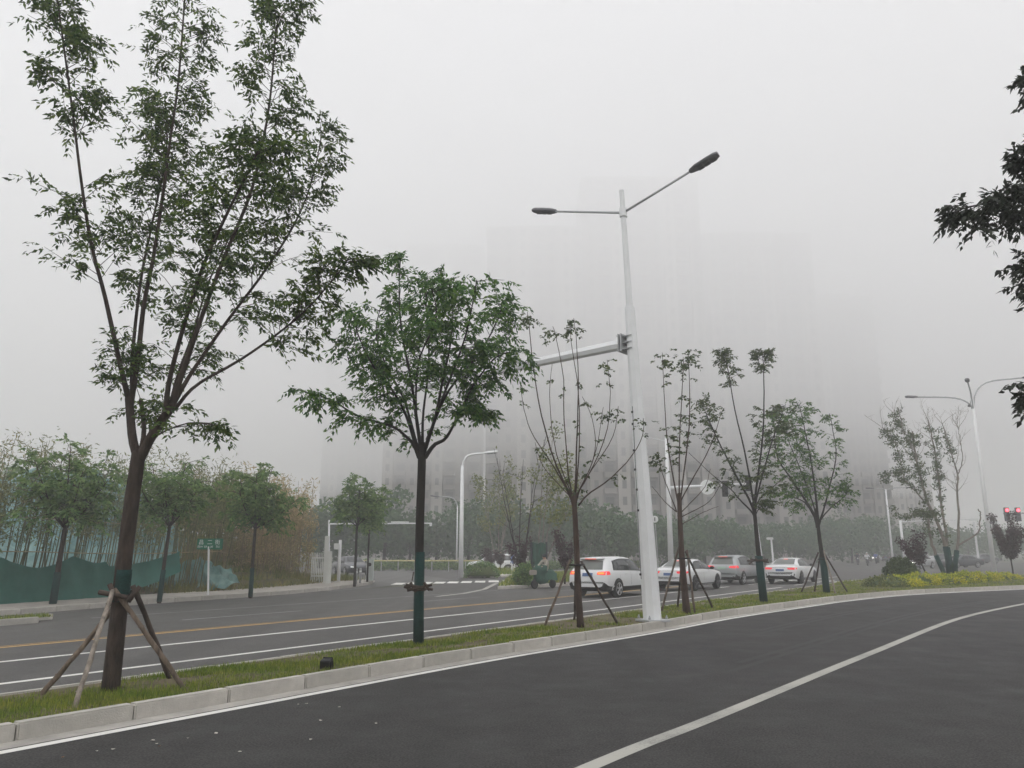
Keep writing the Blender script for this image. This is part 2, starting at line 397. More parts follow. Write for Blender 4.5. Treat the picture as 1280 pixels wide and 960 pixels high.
for dd in (1.1, 1.35, 2.75, 3.0):
    mb = MB(); seg = LC[int(95 + dd * 9):int(175 - dd * 7)]; strip(mb, [R(*p) for p in offset_path(seg, dd)], [R(*p) for p in offset_path(seg, dd + .13)], .004)
    mb.build('tyre_mark', 'tyre_mark', slip)

# planted strip between slip road and main road
ISL = [(44, KF), (47, KF + .3), (52, KF - .2), (60, KF - 2.4), (70, KF - 7), (84, KF - 17)]      # the strip widens into an island
IC = np.array(crom([np.array(p) for p in [(-80, KF), (-20, KF), (20, KF), (36, KF)] + ISL], 500))
near_edge = offset_path(KC, .14)
def far_l(s): return float(np.interp(s, IC[:, 0], IC[:, 1]))
mb = MB(); ss = np.linspace(-40, 76, 260); nrow = 8; vs = []
for s in ss:
    a = float(np.interp(s, near_edge[:, 0], near_edge[:, 1])); b = far_l(s) - .1
    for k in range(nrow):
        l = lerp(a, b, k / (nrow - 1)); z = .125 + .03 * math.sin(s * 1.7 + k) * math.sin(k / (nrow - 1) * math.pi) + random.uniform(-.012, .012)
        vs.append(R(s, l, z if 0 < k < nrow - 1 else .105))
mb.add(vs, [(i * nrow + k, (i + 1) * nrow + k, (i + 1) * nrow + k + 1, i * nrow + k + 1) for i in range(len(ss) - 1) for k in range(nrow - 1)])
tag(mb.build('planting_strip', 'soil', smooth=True), kind='structure')
kerb_line('main_road_kerb', IC, 1.18, .12, .125, -6, 76, flip=True)
mb = MB(); strip(mb, [R(*p) for p in offset_path(IC, .02)], [R(*p) for p in offset_path(IC, .17)], .005)
mb.build('edge_line', 'paint_white', main)

# markings of the main road
def line(l, s0, s1, w, m, name='lane_line', z=.005, parent=None):
    b = MB(); b.sheet([R(s0, l - w / 2, z), R(s1, l - w / 2, z), R(s1, l + w / 2, z), R(s0, l + w / 2, z)])
    return b.build(name, m, parent or main)
line(12.32, -60, 41, .14, 'paint_white'); line(14.72, -60, 40, .14, 'paint_white')
line(16.86, -60, 44, .12, 'paint_yellow'); line(17.08, -60, 44, .05, 'paint_yellow')
for k in range(-4, 4):
    s0 = k * 9.0 + 3.3; line(19.6, s0, s0 + 4, .12, 'paint_faint')
line(22.2, 11.2, 30, .12, 'paint_faint')
for k in range(3): line(14.72, 43 + k * 3.4, 44.9 + k * 3.4, .16, 'paint_white'); 
for k in range(3): line(12.5, 44 + k * 3.4, 45.9 + k * 3.4, .16, 'paint_white')
line(17.0, 52.0, 58, .15, 'paint_white'); line(14.0, 54.0, 60, .15, 'paint_white')
b = MB(); b.sheet([R(50.3, 11.4, .006), R(50.75, 11.4, .006), R(50.75, 17, .006), R(50.3, 17, .006)]); b.build('stop_line', 'paint_white', main)
# zebra crossing over the side road
for k in range(9):
    a = gd(488 + k * 17.5, 731 - k * .45); d1 = (gd(492, 727.6) - gd(488, 731)).normalized()
    b = MB(); e = Vector((.62, 0, 0))
    b.sheet([a + Vector((0, 0, .009)), a + e + Vector((0, 0, .009)), a + e + Vector((-.05, 2.6, .009)), a + Vector((-.05, 2.6, .009))])
    b.build('crossing_bar', 'paint_white', side)
# give-way line at the mouth of the side road
mb = MB(); pp = [gd(545, 746), gd(580, 742), gd(605, 737), gd(622, 728.5)]
for i in range(3):
    d = (pp[i + 1] - pp[i]).normalized(); nrm = Vector((-d.y, d.x, 0)) * .12
    mb.sheet([p + Vector((0, 0, .010)) for p in (pp[i] - nrm, pp[i + 1] - nrm, pp[i + 1] + nrm, pp[i] + nrm)])
mb.build('edge_line', 'paint_line', side)

# pavement on the left with its kerb
FP = [sl(gd(u, v)) for u, v in [(0, 770), (100, 762), (200, 754), (340, 744.5), (410, 738), (450, 733), (466, 729.5)]]
FC = np.array(crom([np.array(p) for p in [(FP[0][0] + k_ * (FP[0][0] - FP[2][0]), FP[0][1] + k_ * .8 * (FP[0][1] - FP[2][1])) for k_ in (7, 4, 2, 1)] + FP + [(FP[-1][0] + 1.2, FP[-1][1] + 2.2), (FP[-1][0] + .6, FP[-1][1] + 6), (FP[-1][0] - .2, FP[-1][1] + 20), (FP[-1][0] - 1, FP[-1][1] + 60)]], 300))
for _ in range(10): FC[1:-1] = .25 * FC[:-2] + .5 * FC[1:-1] + .25 * FC[2:]
kerb_line('pavement_kerb', FC, 1.18, .15, .16)
pv = offset_path(FC, .13); mb = MB(); strip(mb, [R(*p) for p in pv], [R(*p) for p in offset_path(FC, 3.4)], .135)
tag(mb.build('pavement', 'pavement'), kind='structure')
# narrow grass separator that ends at the left
a = gd(82, 776); s_e, l_e = sl(a)
sepc = np.array([[s_e - 30, l_e - .9], [s_e, l_e]]); sepc = np.array([[lerp(s_e - 30, s_e, t), lerp(l_e - 3.4, l_e, t)] for t in np.linspace(0, 1, 50)])
kerb_line('separator_kerb', sepc, 1.18, .13, .15)
kerb_line('separator_kerb', sepc[::-1] + np.array([0, .85]), 1.18, .13, .15)
mb = MB(); strip(mb, [R(p[0], p[1] + .1) for p in sepc[:-1]], [R(p[0], p[1] + .74) for p in sepc[:-1]], .12); tag(mb.build('separator_planting', 'soil'), kind='structure')
# traffic island at the side road
IS = [gd(u, v) for u, v in [(622, 737), (700, 733), (760, 729), (830, 722), (800, 712), (700, 715), (640, 722)]]
mb = MB(); mb.prism([(p.x, p.y) for p in IS], -.01, .14); tag(mb.build('traffic_island', 'kerb'), kind='structure')
ctr = sum(IS, Vector()) / len(IS)
mb = MB(); mb.sheet([Vector((lerp(ctr.x, p.x, .94), lerp(ctr.y, p.y, .94), .146)) for p in IS]); tag(mb.build('island_planting', 'soil'), kind='structure')
IS2 = [gd(u, v) for u, v in [(575, 722.5), (640, 721.5), (690, 718), (640, 713), (580, 716)]]
mb = MB(); mb.prism([(p.x, p.y) for p in IS2], -.01, .14); tag(mb.build('lamp_island', 'kerb'), kind='structure')
# right-hand pavement of the slip road, just outside the picture
pr = offset_path(KC, -10.4); mb = MB(); strip(mb, [R(*p) for p in offset_path(KC, -14)], [R(*p) for p in pr], .14)
tag(mb.build('pavement', 'pavement'), kind='structure')
kerb_line('pavement_kerb', offset_path(KC, -10.4), 1.18, .15, .16, -6, 40, flip=True)

# ------------------------------------------------------------------ grass
def blades(pts, h, w, lean=.5):
    n = len(pts); an = rng.uniform(0, 2 * np.pi, n); hh = h * rng.uniform(.45, 1.25, n); a2 = rng.uniform(0, 2 * np.pi, n); ln = rng.uniform(.1, lean, n) * hh
    W3 = np.stack([np.cos(an), np.sin(an), 0 * an], 1) * (w * rng.uniform(.6, 1.2, n))[:, None]
    T = np.stack([np.cos(a2) * ln, np.sin(a2) * ln, hh], 1)
    return np.stack([pts - W3, pts + W3, pts + T], 1)
def strip_pts(n, s0, s1, thr=.0):
    s = rng.uniform(s0, s1, n); f = rng.uniform(.0, 1, n)
    a = np.interp(s, near_edge[:, 0], near_edge[:, 1]) + .02; b = np.interp(s, IC[:, 0], IC[:, 1]) - .22
    l = a + (b - a) * f
    k = np.sin(s * 1.9 + 2 * np.sin(l * 2.3)) * np.sin(l * 2.9 + 1.3 * np.sin(s * .8)) + .8 * np.sin(s * .63 + 1) * np.sin(l * 4 + s)
    keep = k + rng.normal(0, .35, n) - .9 * (f > .82) > thr
    bare = (np.abs(s - sl(gd(725, 782, .13))[0]) < .6) | ((s > PS - 1.1) & (s < PS + .9))
    keep &= ~(bare & (rng.uniform(0, 1, n) < .93))
    s, l = s[keep], l[keep]
    return np.stack([DIR.x * s + LEFT.x * l, DIR.y * s + LEFT.y * l, np.full(len(s), .115)], 1)
PB = gd(816, 777, .13); PS = sl(PB)[0]
gb = np.concatenate([blades(strip_pts(26000, 1.5, 9, -.75), .075, .006), blades(strip_pts(26000, 9, 20, -.65), .075, .008), blades(strip_pts(22000, 20, 44, -.9), .08, .013), blades(strip_pts(16000, 44, 68, -1.2), .11, .022)])
tag(quads_obj('strip_grass', gb, 'grass'), 'short patchy green grass growing along the kerbed planting strip', 'grass', kind='stuff')
def poly_pts(n, quad, z):
    u, v = rng.uniform(0, 1, n), rng.uniform(0, 1, n); q = [np.array(p)[:3] for p in quad]
    P = (1 - u)[:, None] * ((1 - v)[:, None] * q[0] + v[:, None] * q[3]) + u[:, None] * ((1 - v)[:, None] * q[1] + v[:, None] * q[2]); P[:, 2] = z; return P
gi = np.concatenate([blades(poly_pts(9000, [IS[0], IS[3], IS[4], IS[6]], .14), .22, .03), blades(poly_pts(3000, [IS2[1] - Vector((1.6, 0, 0)), IS2[2], IS2[3], IS2[3] - Vector((2.5, 0, 0))], .14), .45, .035)])
tag(quads_obj('island_grass', gi, 'grass'), 'tufts of green grass on the traffic islands by the side road', 'grass', kind='stuff')
sp = rng.uniform(0, 1, 9000); so = rng.uniform(.12, .7, 9000); ssp = lerp(s_e - 20, s_e - .3, sp); slp = lerp(l_e - 2.27, l_e - .03, sp) + so
tag(quads_obj('separator_grass', blades(np.stack([DIR.x * ssp + LEFT.x * slp, DIR.y * ssp + LEFT.y * slp, 0 * slp + .12], 1), .1, .012), 'grass'), 'grass in the narrow kerbed separator by the green netting', 'grass', kind='stuff')
# ------------------------------------------------------------------ trees
def unit(a): return a / np.maximum(np.linalg.norm(a, axis=-1, keepdims=True), 1e-9)
def pinnate(P, D, rl, pairs, ll, lw, droop=.45, spread=.85):
    """compound leaves: P, D (n,3) base and direction, -> (m,4,3) leaflet quads"""
    P, D = np.asarray(P, float), unit(np.asarray(D, float)); n = len(P)
    up = np.array([0, 0, 1.]); rl = rl * rng.uniform(.65, 1.2, n)
    Sd = unit(np.cross(D, up) + rng.normal(0, .25, (n, 3)))
    out = []
    ts = [(t, sg) for t in np.linspace(.3, .95, pairs) for sg in (-1, 1)] + [(1.0, 0)]
    for t, sg in ts:
        pos = P + D * (rl * t)[:, None] - np.outer(rl * t * t * droop * rng.uniform(.6, 1.3, n), up)
        ld = unit(D * (.55 if sg else 1) + Sd * (spread * sg) - up * (.15 + droop * rng.uniform(.2, 1.3, (n, 1))) + rng.normal(0, .22, (n, 3)))
        nr = unit(up + rng.normal(0, .55, (n, 3)))
        wv = unit(np.cross(ld, nr)); L = (ll * rng.uniform(.65, 1.2, n) * (1 - .25 * abs(t - .6)))[:, None]; w = lw * rng.uniform(.7, 1.2, n)[:, None]
        mid = pos + ld * L * .42 + np.cross(wv, ld) * L * .05
        out.append(np.stack([pos, mid + wv * w / 2, pos + ld * L - np.outer(L[:, 0] * .06, up), mid - wv * w / 2], 1))
    return np.concatenate(out)
def leaf_cloud(C, rad, n, size, flat=.8, asp=.5):
    """loose single leaves scattered in ellipsoids around the centres C"""
    C = np.asarray(C, float); idx = rng.integers(0, len(C), n); d = unit(rng.normal(0, 1, (n, 3))) * (rng.uniform(0, 1, n) ** .45)[:, None]
    rad = np.asarray(rad, float); rr = rad[idx] if rad.ndim else np.full(n, rad)
    P = C[idx] + d * rr[:, None] * np.array([1, 1, flat]); ld = unit(d * .6 + rng.normal(0, .8, (n, 3)) - np.array([0, 0, .35])); nr = unit(rng.normal(0, 1, (n, 3)) + np.array([0, 0, .6]))
    wv = unit(np.cross(ld, nr)); L = (size * rng.uniform(.6, 1.3, n))[:, None]
    return np.stack([P - ld * L / 2, P + wv * L * asp / 2, P + ld * L / 2, P - wv * L * asp / 2], 1)

class Tree:
    def __init__(s): s.wood = MB(); s.LP = []; s.LD = []; s.tips = []
    def limb(s, pts, r0, r1, n=14, sides=7, wob=0.0):
        C = [Vector(p) for p in crom(pts, n)]
        if wob:
            for i in range(1, n): C[i] += Vector((random.gauss(0, wob), random.gauss(0, wob), random.gauss(0, wob * .5)))
        rr = [lerp(r0, r1, (i / (n - 1)) ** .62) for i in range(n)]; tg = (C[-1] - C[-2]).normalized()
        s.wood.tube(C + [C[-1] + tg * r1 * .6, C[-1] + tg * r1 * .95], rr + [r1 * .75, r1 * .2], sides, cap=True)
        return C
    def twigs(s, C, t0, t1, n, length, leaves=5, r=.007, up=.45, fwd=.5, sub=True, spread=1.0):
        for k in range(n):
            t = lerp(t0, t1, (k + random.random()) / n); i = t * (len(C) - 1); a = int(min(i, len(C) - 2)); f = i - a
            p = C[a].lerp(C[a + 1], f); T = (C[a + 1] - C[a]).normalized()
            d = Vector((random.gauss(0, 1), random.gauss(0, 1), 0)); d = (d - T * d.dot(T)).normalized()
            d = (d * spread + T * fwd + Vector((0, 0, up))).normalized(); L = length * random.uniform(.5, 1.15) * (1.15 - .5 * t)
            q = p + d * L * .55 + Vector((0, 0, -.02 * L)); e = p + d * L + Vector((random.gauss(0, .08), random.gauss(0, .08), -.1 - .05 * random.random())) * L
            s.wood.tube([p, q, e], [r, r * .75, r * .4], 4, cap=False)
            for j in range(leaves):
                w = lerp(.35, 1, (j + .5 * random.random()) / max(1, leaves - 1) if leaves > 1 else 1); w = min(w, 1)
                b = q.lerp(e, (w - .55) / .45) if w > .55 else p.lerp(q, w / .55)
                ld = (d * .6 + Vector((random.gauss(0, .7), random.gauss(0, .7), random.gauss(.05, .35)))).normalized()
                s.LP.append(tuple(b)); s.LD.append(tuple(ld))
    def tuft(s, p, n, spread=.15):
        spread *= 1.5
        for _ in range(int(n * .75) + 1):
            s.LP.append((p[0] + random.gauss(0, spread * .3), p[1] + random.gauss(0, spread * .3), p[2] - random.random() * spread))
            a = random.uniform(0, 2 * math.pi); s.LD.append((math.cos(a), math.sin(a), random.gauss(.15, .35)))
def finish_tree(T, name, label, base, bark, leaf, group=None, cat='tree', rl=.24, pairs=4, ll=.1, lw=.042, droop=.45, quads=None):
    t = thing(name, label, cat, base, group)
    T.wood.build('trunk', bark, t, smooth=True)
    Q = quads if quads is not None else []
    if T.LP: Q = list(Q) + [pinnate(T.LP, T.LD, rl, pairs, ll, lw, droop)]
    if len(Q): quads_obj('crown', np.concatenate(Q), leaf, t)
    return t
def pix(pts, Y, d0=0.0, d1=0.0):
    """a limb followed through the photo, set back into depth along its length"""
    n = len(pts); return [at(u, v, Y + lerp(d0, d1, i / max(1, n - 1))) for i, (u, v) in enumerate(pts)]
STRIP_GROUP = 'young street trees planted in the kerbed strip'

# --- big tree with four props, beside the black floodlight
b1 = gd(137, 866, .1); Y1 = b1.y
T = Tree()
tr = T.limb(pix([(137, 872), (146, 790), (153, 720), (163, 640), (170, 590), (173, 568)], Y1), .11, .085, 16, 12)
fk = T.limb(pix([(173, 575), (166, 550), (163, 520), (161, 498)], Y1, 0, .1), .062, .05, 8, 9)
fr = T.limb(pix([(174, 575), (188, 548), (203, 525), (215, 508)], Y1, 0, -.15), .07, .055, 8, 9)
fm = T.limb(pix([(177, 560), (180, 540), (178, 515), (176, 500)], Y1, 0, .5), .035, .028, 6, 7)
A = T.limb(pix([(161, 500), (150, 455), (131, 370), (114, 305), (102, 230), (92, 150), (80, 60), (70, -15)], Y1, .1, -.5), .042, .01, 26)
B = T.limb(pix([(163, 505), (172, 450), (180, 380), (192, 320), (204, 240), (212, 180), (222, 110), (228, 40), (232, -25)], Y1, .1, .9), .045, .011, 26)
B2 = T.limb(pix([(165, 500), (166, 440), (176, 350), (190, 280), (208, 190), (206, 120)], Y1, .2, 1.6), .034, .01, 22)
Cc = T.limb(pix([(207, 520), (212, 475), (232, 400), (255, 330), (285, 265), (310, 215), (322, 190)], Y1, -.1, -1.4), .042, .012, 22)
D = T.limb(pix([(212, 512), (232, 455), (256, 385), (283, 315), (312, 245), (328, 180), (338, 120), (345, 40), (350, 18)], Y1, -.15, .3), .044, .01, 26)
E_ = T.limb(pix([(215, 508), (240, 465), (285, 400), (330, 340), (368, 280), (390, 225), (403, 165)], Y1, -.1, 1.3), .036, .008, 22)
F_ = T.limb(pix([(218, 512), (245, 482), (300, 450), (350, 415), (385, 385), (420, 345), (436, 322)], Y1, -.1, -.9), .028, .007, 22)
G_ = T.limb(pix([(210, 520), (222, 470), (240, 420), (262, 350), (290, 290)], Y1, .2, 2.2), .03, .01, 16)
for C, z in ((A, [(.3, .56, 14, .8), (.66, 1, 32, .8), (.08, .14, 2, .5)]), (B, [(.42, 1, 50, .95), (.02, .12, 5, .6)]), (B2, [(.3, 1, 34, .85), (.02, .12, 4, .6)]), (Cc, [(.32, 1, 32, .85)]),
             (D, [(.36, 1, 46, .85)]), (E_, [(.3, 1, 34, .75)]), (F_, [(.42, 1, 24, .55)]), (G_, [(.2, 1, 24, .75)]), (fm, [(.4, 1, 5, .55)]), (fr, [(.6, 1, 2, .5)])):
    for z0 in z: T.twigs(C, z0[0], z0[1], int(z0[2] * 1.45), z0[3], leaves=7, r=.0055)
h = T.limb(pix([(195, 545), (215, 535), (240, 528), (255, 530)], Y1, -.1, -.5), .014, .006, 6, 5); T.twigs(h, .3, 1, 7, .4, leaves=5, up=0)
t1 = finish_tree(T, 'street_tree', 'tallest strip tree with a forked trunk and wide high crown, propped by four poles', b1, 'bark', 'leaf1', STRIP_GROUP, rl=.23, pairs=4, ll=.1, lw=.038, droop=.55)
wrapC = crom([tuple(p) for p in pix([(150.5, 752), (155, 712)], Y1)], 6)
mb = MB(); mb.tube(wrapC, [.103, .101, .104, .1, .101, .098], 14); mb.build('trunk_wrap', 'wrap', t1, smooth=True)

def strut(root, a, b, r0, r1, m, knots=5):
    n = 9; C = [Vector(a).lerp(Vector(b), i / (n - 1)) + Vector((random.gauss(0, .005), random.gauss(0, .005), 0)) for i in range(n)]
    mb = MB(); mb.tube(C, [lerp(r0, r1, i / (n - 1)) * random.uniform(.92, 1.08) for i in range(n)], 9)
    for _ in range(knots):
        p = C[random.randrange(1, n - 1)]; d = Vector((random.gauss(0, 1), random.gauss(0, 1), .2)).normalized(); mb.tube([p, p + d * (r0 + .012)], [.013, .009], 5)
    return mb.build('prop_pole', m, root, smooth=True)
sroot = thing('tree_props', 'four rough wooden prop poles tied around the tallest tree trunk', 'tree support', b1 + Vector((0, 0, 0)), 'wooden tree props')
ztop = at(155, 738, Y1)
strut(sroot, gd(46, 876, .08) , at(150, 752, Y1 + .1), .031, .028, 'strut')
strut(sroot, gd(92, 888, .1), at(141, 738, Y1 - .14), .03, .026, 'strut_pale')
strut(sroot, gd(233, 864, .1), at(143, 736, Y1 - .13), .032, .029, 'strut')
strut(sroot, gd(214, 852, .1), at(169, 738, Y1 + .1), .03, .032, 'strut_dark')
mb = MB()
for a, c in (((124, 740), (160, 747)), ((137, 730), (146, 752)), ((160, 752), (175, 733)), ((166, 732), (172, 748))):
    mb.tube([at(*a, Y1 - .14), at(*c, Y1 - .14 + random.uniform(-.03, .06))], [.032, .028], 8)
mb.build('cross_piece', 'strut_dark', sroot, smooth=True)
mb = MB(); cz = at(153, 742, Y1)
mb.tube([cz + Vector((math.cos(a) * .125, math.sin(a) * .125, .03 * math.sin(2 * a))) for a in np.linspace(0, 2 * math.pi, 22)], .02, 5)
mb.build('rope', 'rope', sroot)

# --- dense green tree with the tied wrap
b2 = gd(523, 807, .1); Y2 = b2.y; T = Tree()
T.limb(pix([(523, 810), (523.5, 730), (525, 650), (527, 590), (527.5, 556)], Y2), .088, .078, 14, 12)
Ls = [(pix([(524, 572), (517, 556), (508, 546), (490, 533), (449, 521), (414, 500), (378, 489)], Y2, 0, -.9), .045, .01, [(.42, 1, 26, .55)]),
      (pix([(527, 565), (522, 533), (514, 476), (502, 414), (499, 360), (501, 318)], Y2, 0, .5), .05, .009, [(.1, .45, 12, .6), (.5, 1, 26, .62)]),
      (pix([(528, 560), (529, 517), (536, 452), (533, 381), (530, 345)], Y2, 0, 1.5), .035, .009, [(.35, 1, 34, .75)]),
      (pix([(530, 565), (544, 522), (554, 473), (563, 430), (566, 389), (560, 348)], Y2, 0, .3), .045, .009, [(.35, 1, 36, .7)]),
      (pix([(532, 560), (550, 506), (571, 452), (585, 408), (596, 350)], Y2, 0, -1.1), .04, .009, [(.35, 1, 36, .72)]),
      (pix([(531, 572), (543, 556), (556, 549), (566, 533), (582, 500), (597, 474), (622, 445), (655, 438)], Y2, 0, -.5), .05, .01, [(.5, 1, 34, .62)]),
      (pix([(522, 565), (508, 520), (490, 487), (468, 460), (449, 422), (440, 388)], Y2, 0, -1.0), .04, .009, [(.28, 1, 38, .68)]),
      (pix([(522, 560), (505, 500), (482, 455), (470, 415), (478, 375)], Y2, 0, 1.2), .032, .009, [(.35, 1, 30, .7)]),
      (pix([(534, 550), (560, 490), (600, 440), (622, 400), (628, 375)], Y2, 0, 1.0), .036, .009, [(.4, 1, 34, .68)]),
      (pix([(526, 560), (520, 510), (524, 450), (545, 400), (540, 360)], Y2, 0, -1.6), .03, .009, [(.35, 1, 32, .75)])]
for P, r0, r1, zs in Ls:
    C = T.limb(P, r0, r1, 20)
    for z in zs: T.twigs(C, z[0], z[1], int(z[2] * .78), z[3], leaves=6, up=.03, fwd=.35)
for p in ((600, 505), (590, 512), (470, 440)): 
    q = at(*p, Y2 - .4); h = T.limb([at(576, 515, Y2 - .2) if p[0] > 500 else at(490, 487, Y2 - .4), q], .01, .005, 4, 5); T.twigs(h, .4, 1, 8, .4, leaves=5, up=0)
t2 = finish_tree(T, 'street_tree', 'dense green dome-crowned strip tree with dark wrapped trunk and tied sticks, no props', b2, 'bark_dark', 'leaf2', STRIP_GROUP, rl=.26, pairs=4, ll=.13, lw=.05, droop=.6)
mb = MB(); mb.tube(pix([(523, 806), (523.5, 750), (525, 690)], Y2), [.1, .096, .091], 14); mb.build('trunk_wrap', 'wrap', t2, smooth=True)
mb = MB()
for a, c in (((507, 731), (541, 737)), ((509, 738), (540, 731)), ((513, 728), (520, 740)), ((530, 728), (537, 738)), ((505, 733), (518, 738))):
    mb.tube([at(*a, Y2 - .14), at(*c, Y2 - .12)], [.028, .024], 7)
mb.tube([at(523, 737, Y2) + Vector((math.cos(a) * .13, math.sin(a) * .13, 0)) for a in np.linspace(0, 2 * math.pi, 20)], .02, 5)
mb.tube([at(517, 715, Y2 - .12), at(515, 726, Y2 - .2)], [.012, .01], 5)
mb.build('tied_sticks', 'strut_dark', t2, smooth=True)

# --- nearly bare tree in front of the white car
b3 = gd(725, 784, .1); Y3 = b3.y; T = Tree()
T.limb(pix([(726, 788), (723, 740), (721, 690), (719, 650), (717.5, 618)], Y3), .09, .058, 12, 10)
bare = [([(713, 622), (697, 604), (681, 586), (672, 566), (669, 553)], .012, 0, -.5), ([(712, 620), (694, 586), (667, 545), (656, 515), (650, 477)], .02, 1, .4), ([(713, 620), (691, 570), (675, 510), (667, 459), (661, 404), (659, 390)], .026, 9, -.4),
        ([(714, 618), (694, 561), (687, 496), (690, 455)], .018, 0, .8), ([(715, 618), (709, 580), (705, 515), (704, 469), (695, 423), (691, 408)], .02, 9, .1), ([(719, 615), (721, 548), (723, 488), (721, 434), (717, 398)], .026, 12, -.2),
        ([(720, 618), (724, 560), (723, 490), (714, 430), (714, 404)], .02, 6, .7), ([(722, 618), (743, 569), (741, 526), (728, 496)], .014, 2, .9), ([(723, 618), (744, 567), (754, 509)], .014, 4, -.5),
        ([(721, 618), (734, 597), (756, 548), (763, 496), (759, 450)], .02, 8, .2), ([(722, 622), (729, 604), (765, 548), (773, 508)], .016, 1, -.8), ([(723, 632), (735, 618), (762, 599), (792, 567), (804, 540), (804, 523)], .018, 4, -.6)]
for P, r0, nl, dd in bare:
    C = T.limb(([at(718, 640, Y3)] if P[0][1] < 625 else []) + pix(P, Y3, 0, dd), r0 * 1.4, .006, 18, 6, wob=.004)
    if nl:
        T.tuft(C[-1], nl + 3, .2)
        if nl > 6: T.tuft(C[-2], 4, .25)
    for _ in range(3):
        if random.random() < .8: T.tuft(C[random.randrange(5, 17)], random.choice((1, 2, 2)), .06)
t3 = finish_tree(T, 'street_tree', 'nearly leafless strip tree with thin upright shoots, left of the lamp post', b3, 'bark_red', 'leaf3', STRIP_GROUP, rl=.17, pairs=3, ll=.1, lw=.06, droop=.4)
# --- sparse tree right of the lamp post
b4 = gd(857, 768, .1); Y4 = b4.y; T = Tree()
T.limb(pix([(859, 771), (855, 730), (852, 690), (850, 650), (849, 618)], Y4), .115, .06, 12, 10)
for P, r0, nl, dd in [([(847, 625), (836, 566), (831, 509), (828, 441)], .03, 14, -.4), ([(849, 622), (850, 542), (854, 461), (854, 446)], .026, 10, .5), ([(851, 622), (861, 539), (862, 488), (860, 438)], .028, 14, -.2), ([(852, 624), (880, 574), (893, 545), (900, 520)], .024, 0, -.8),
                      ([(852, 640), (880, 610), (888, 586)], .012, 0, .8), ([(846, 640), (832, 628), (815, 608)], .014, 0, .4), ([(852, 646), (885, 628), (901, 605)], .014, 0, -.3), ([(853, 655), (880, 640), (898, 633)], .01, 0, .6), ([(846, 640), (828, 592), (822, 565)], .014, 12, .5)]:
    C = T.limb(([at(850, 640, Y4)] if P[0][1] < 630 else []) + pix(P, Y4, 0, dd), r0 * 1.3, .007, 18, 6, wob=.004)
    if nl: T.tuft(C[-1], nl + 4, .3); T.tuft(C[-2], 6, .35)
    if r0 > .025: T.twigs(C, .42, .62, 5, .45, leaves=4, up=.1)
t4 = finish_tree(T, 'street_tree', 'sparse strip tree with tufted shoot tips, just right of the lamp post', b4, 'bark_red', 'leaf3', STRIP_GROUP, rl=.2, pairs=3, ll=.12, lw=.07, droop=.4)
# --- open tree with a collar, in front of the second white saloon
b5 = gd(954, 754, .1); Y5 = b5.y; T = Tree()
T.limb(pix([(955, 757), (951, 720), (946, 670), (942, 628)], Y5), .125, .055, 12, 10)
for P, r0, zs, dd in [([(940, 640), (925, 625), (912, 610), (893, 596), (861, 566)], .026, [(.45, .75, 5, .45)], -.5), ([(939, 630), (915, 585), (896, 547), (885, 523), (877, 502)], .034, [(.25, 1, 26, .6)], -.9),
                      ([(941, 622), (931, 566), (918, 510), (909, 458), (902, 442)], .032, [(.68, 1, 20, .5)], .5), ([(944, 622), (953, 550), (955, 501), (954, 455), (953, 441)], .034, [(.25, .55, 12, .5), (.72, 1, 18, .48)], -.1),
                      ([(946, 622), (964, 555), (974, 528), (982, 505)], .028, [(.2, 1, 24, .6)], .9), ([(947, 628), (965, 610), (983, 594)], .018, [(.5, 1, 5, .4)], -.6), ([(946, 640), (955, 630), (962, 626)], .014, [(.3, 1, 9, .45)], -.5)]:
    C = T.limb([at(944, 652, Y5)] + pix(P, Y5, 0, dd), r0 * 1.7, .008, 18, 6, wob=.004)
    for z in zs: T.twigs(C, *z, leaves=5, up=.2)
t5 = finish_tree(T, 'street_tree', 'open strip tree with dark wrapped trunk and a stick collar, no props, before white saloon', b5, 'bark_dark', 'leaf3', STRIP_GROUP, rl=.24, pairs=4, ll=.13, lw=.06, droop=.5)
mb = MB(); mb.tube(pix([(955, 754), (951, 720), (948.5, 695)], Y5), [.135, .128, .122], 14); mb.build('trunk_wrap', 'wrap', t5, smooth=True)
mb = MB(); mb.tube([at(934, 701, Y5 - .16), at(960, 700, Y5 - .16)], .035, 7); mb.tube([at(936, 705, Y5 - .16), at(946, 698, Y5 - .18)], .03, 6); mb.tube([at(938, 699, Y5 + .17), at(961, 703, Y5 + .17)], .03, 6); mb.build('stick_collar', 'strut_dark', t5)
# --- bright tree at the end of the row
b6 = gd(1032, 742, .1); Y6 = b6.y; T = Tree()
T.limb(pix([(1034, 744), (1030, 710), (1024, 670), (1021, 636)], Y6), .13, .06, 12, 10)
for P, r0, zs, dd in [([(1019, 648), (1007, 629), (988, 620), (972, 616)], .05, [(.4, 1, 16, .7)], -.6), ([(1016, 640), (993, 604), (972, 572), (968, 539), (965, 518)], .05, [(.3, 1, 44, .85)], -.9), ([(1021, 634), (1015, 583), (1007, 542), (999, 505)], .05, [(.25, 1, 46, .85)], .3),
                      ([(1030, 636), (1036, 612), (1045, 572), (1042, 542), (1037, 517)], .038, [(.2, 1, 22, .6)], .2), ([(1027, 648), (1039, 634), (1056, 620), (1061, 606)], .034, [(.6, 1, 12, .6)], -.5), ([(1018, 636), (1002, 590), (985, 548), (985, 520)], .03, [(.3, 1, 26, .8)], 1.0)]:
    C = T.limb([at(1022, 660, Y6)] + pix(P, Y6, 0, dd), r0 * 1.45, .01, 18, 6, wob=.006)
    for z in zs: T.twigs(C, *z, leaves=5, up=.15)
t6 = finish_tree(T, 'street_tree', 'leafy strip tree propped by a thin tripod, at the end of the tree row', b6, 'bark_dark', 'leaf2', STRIP_GROUP, rl=.3, pairs=4, ll=.15, lw=.06, droop=.5)
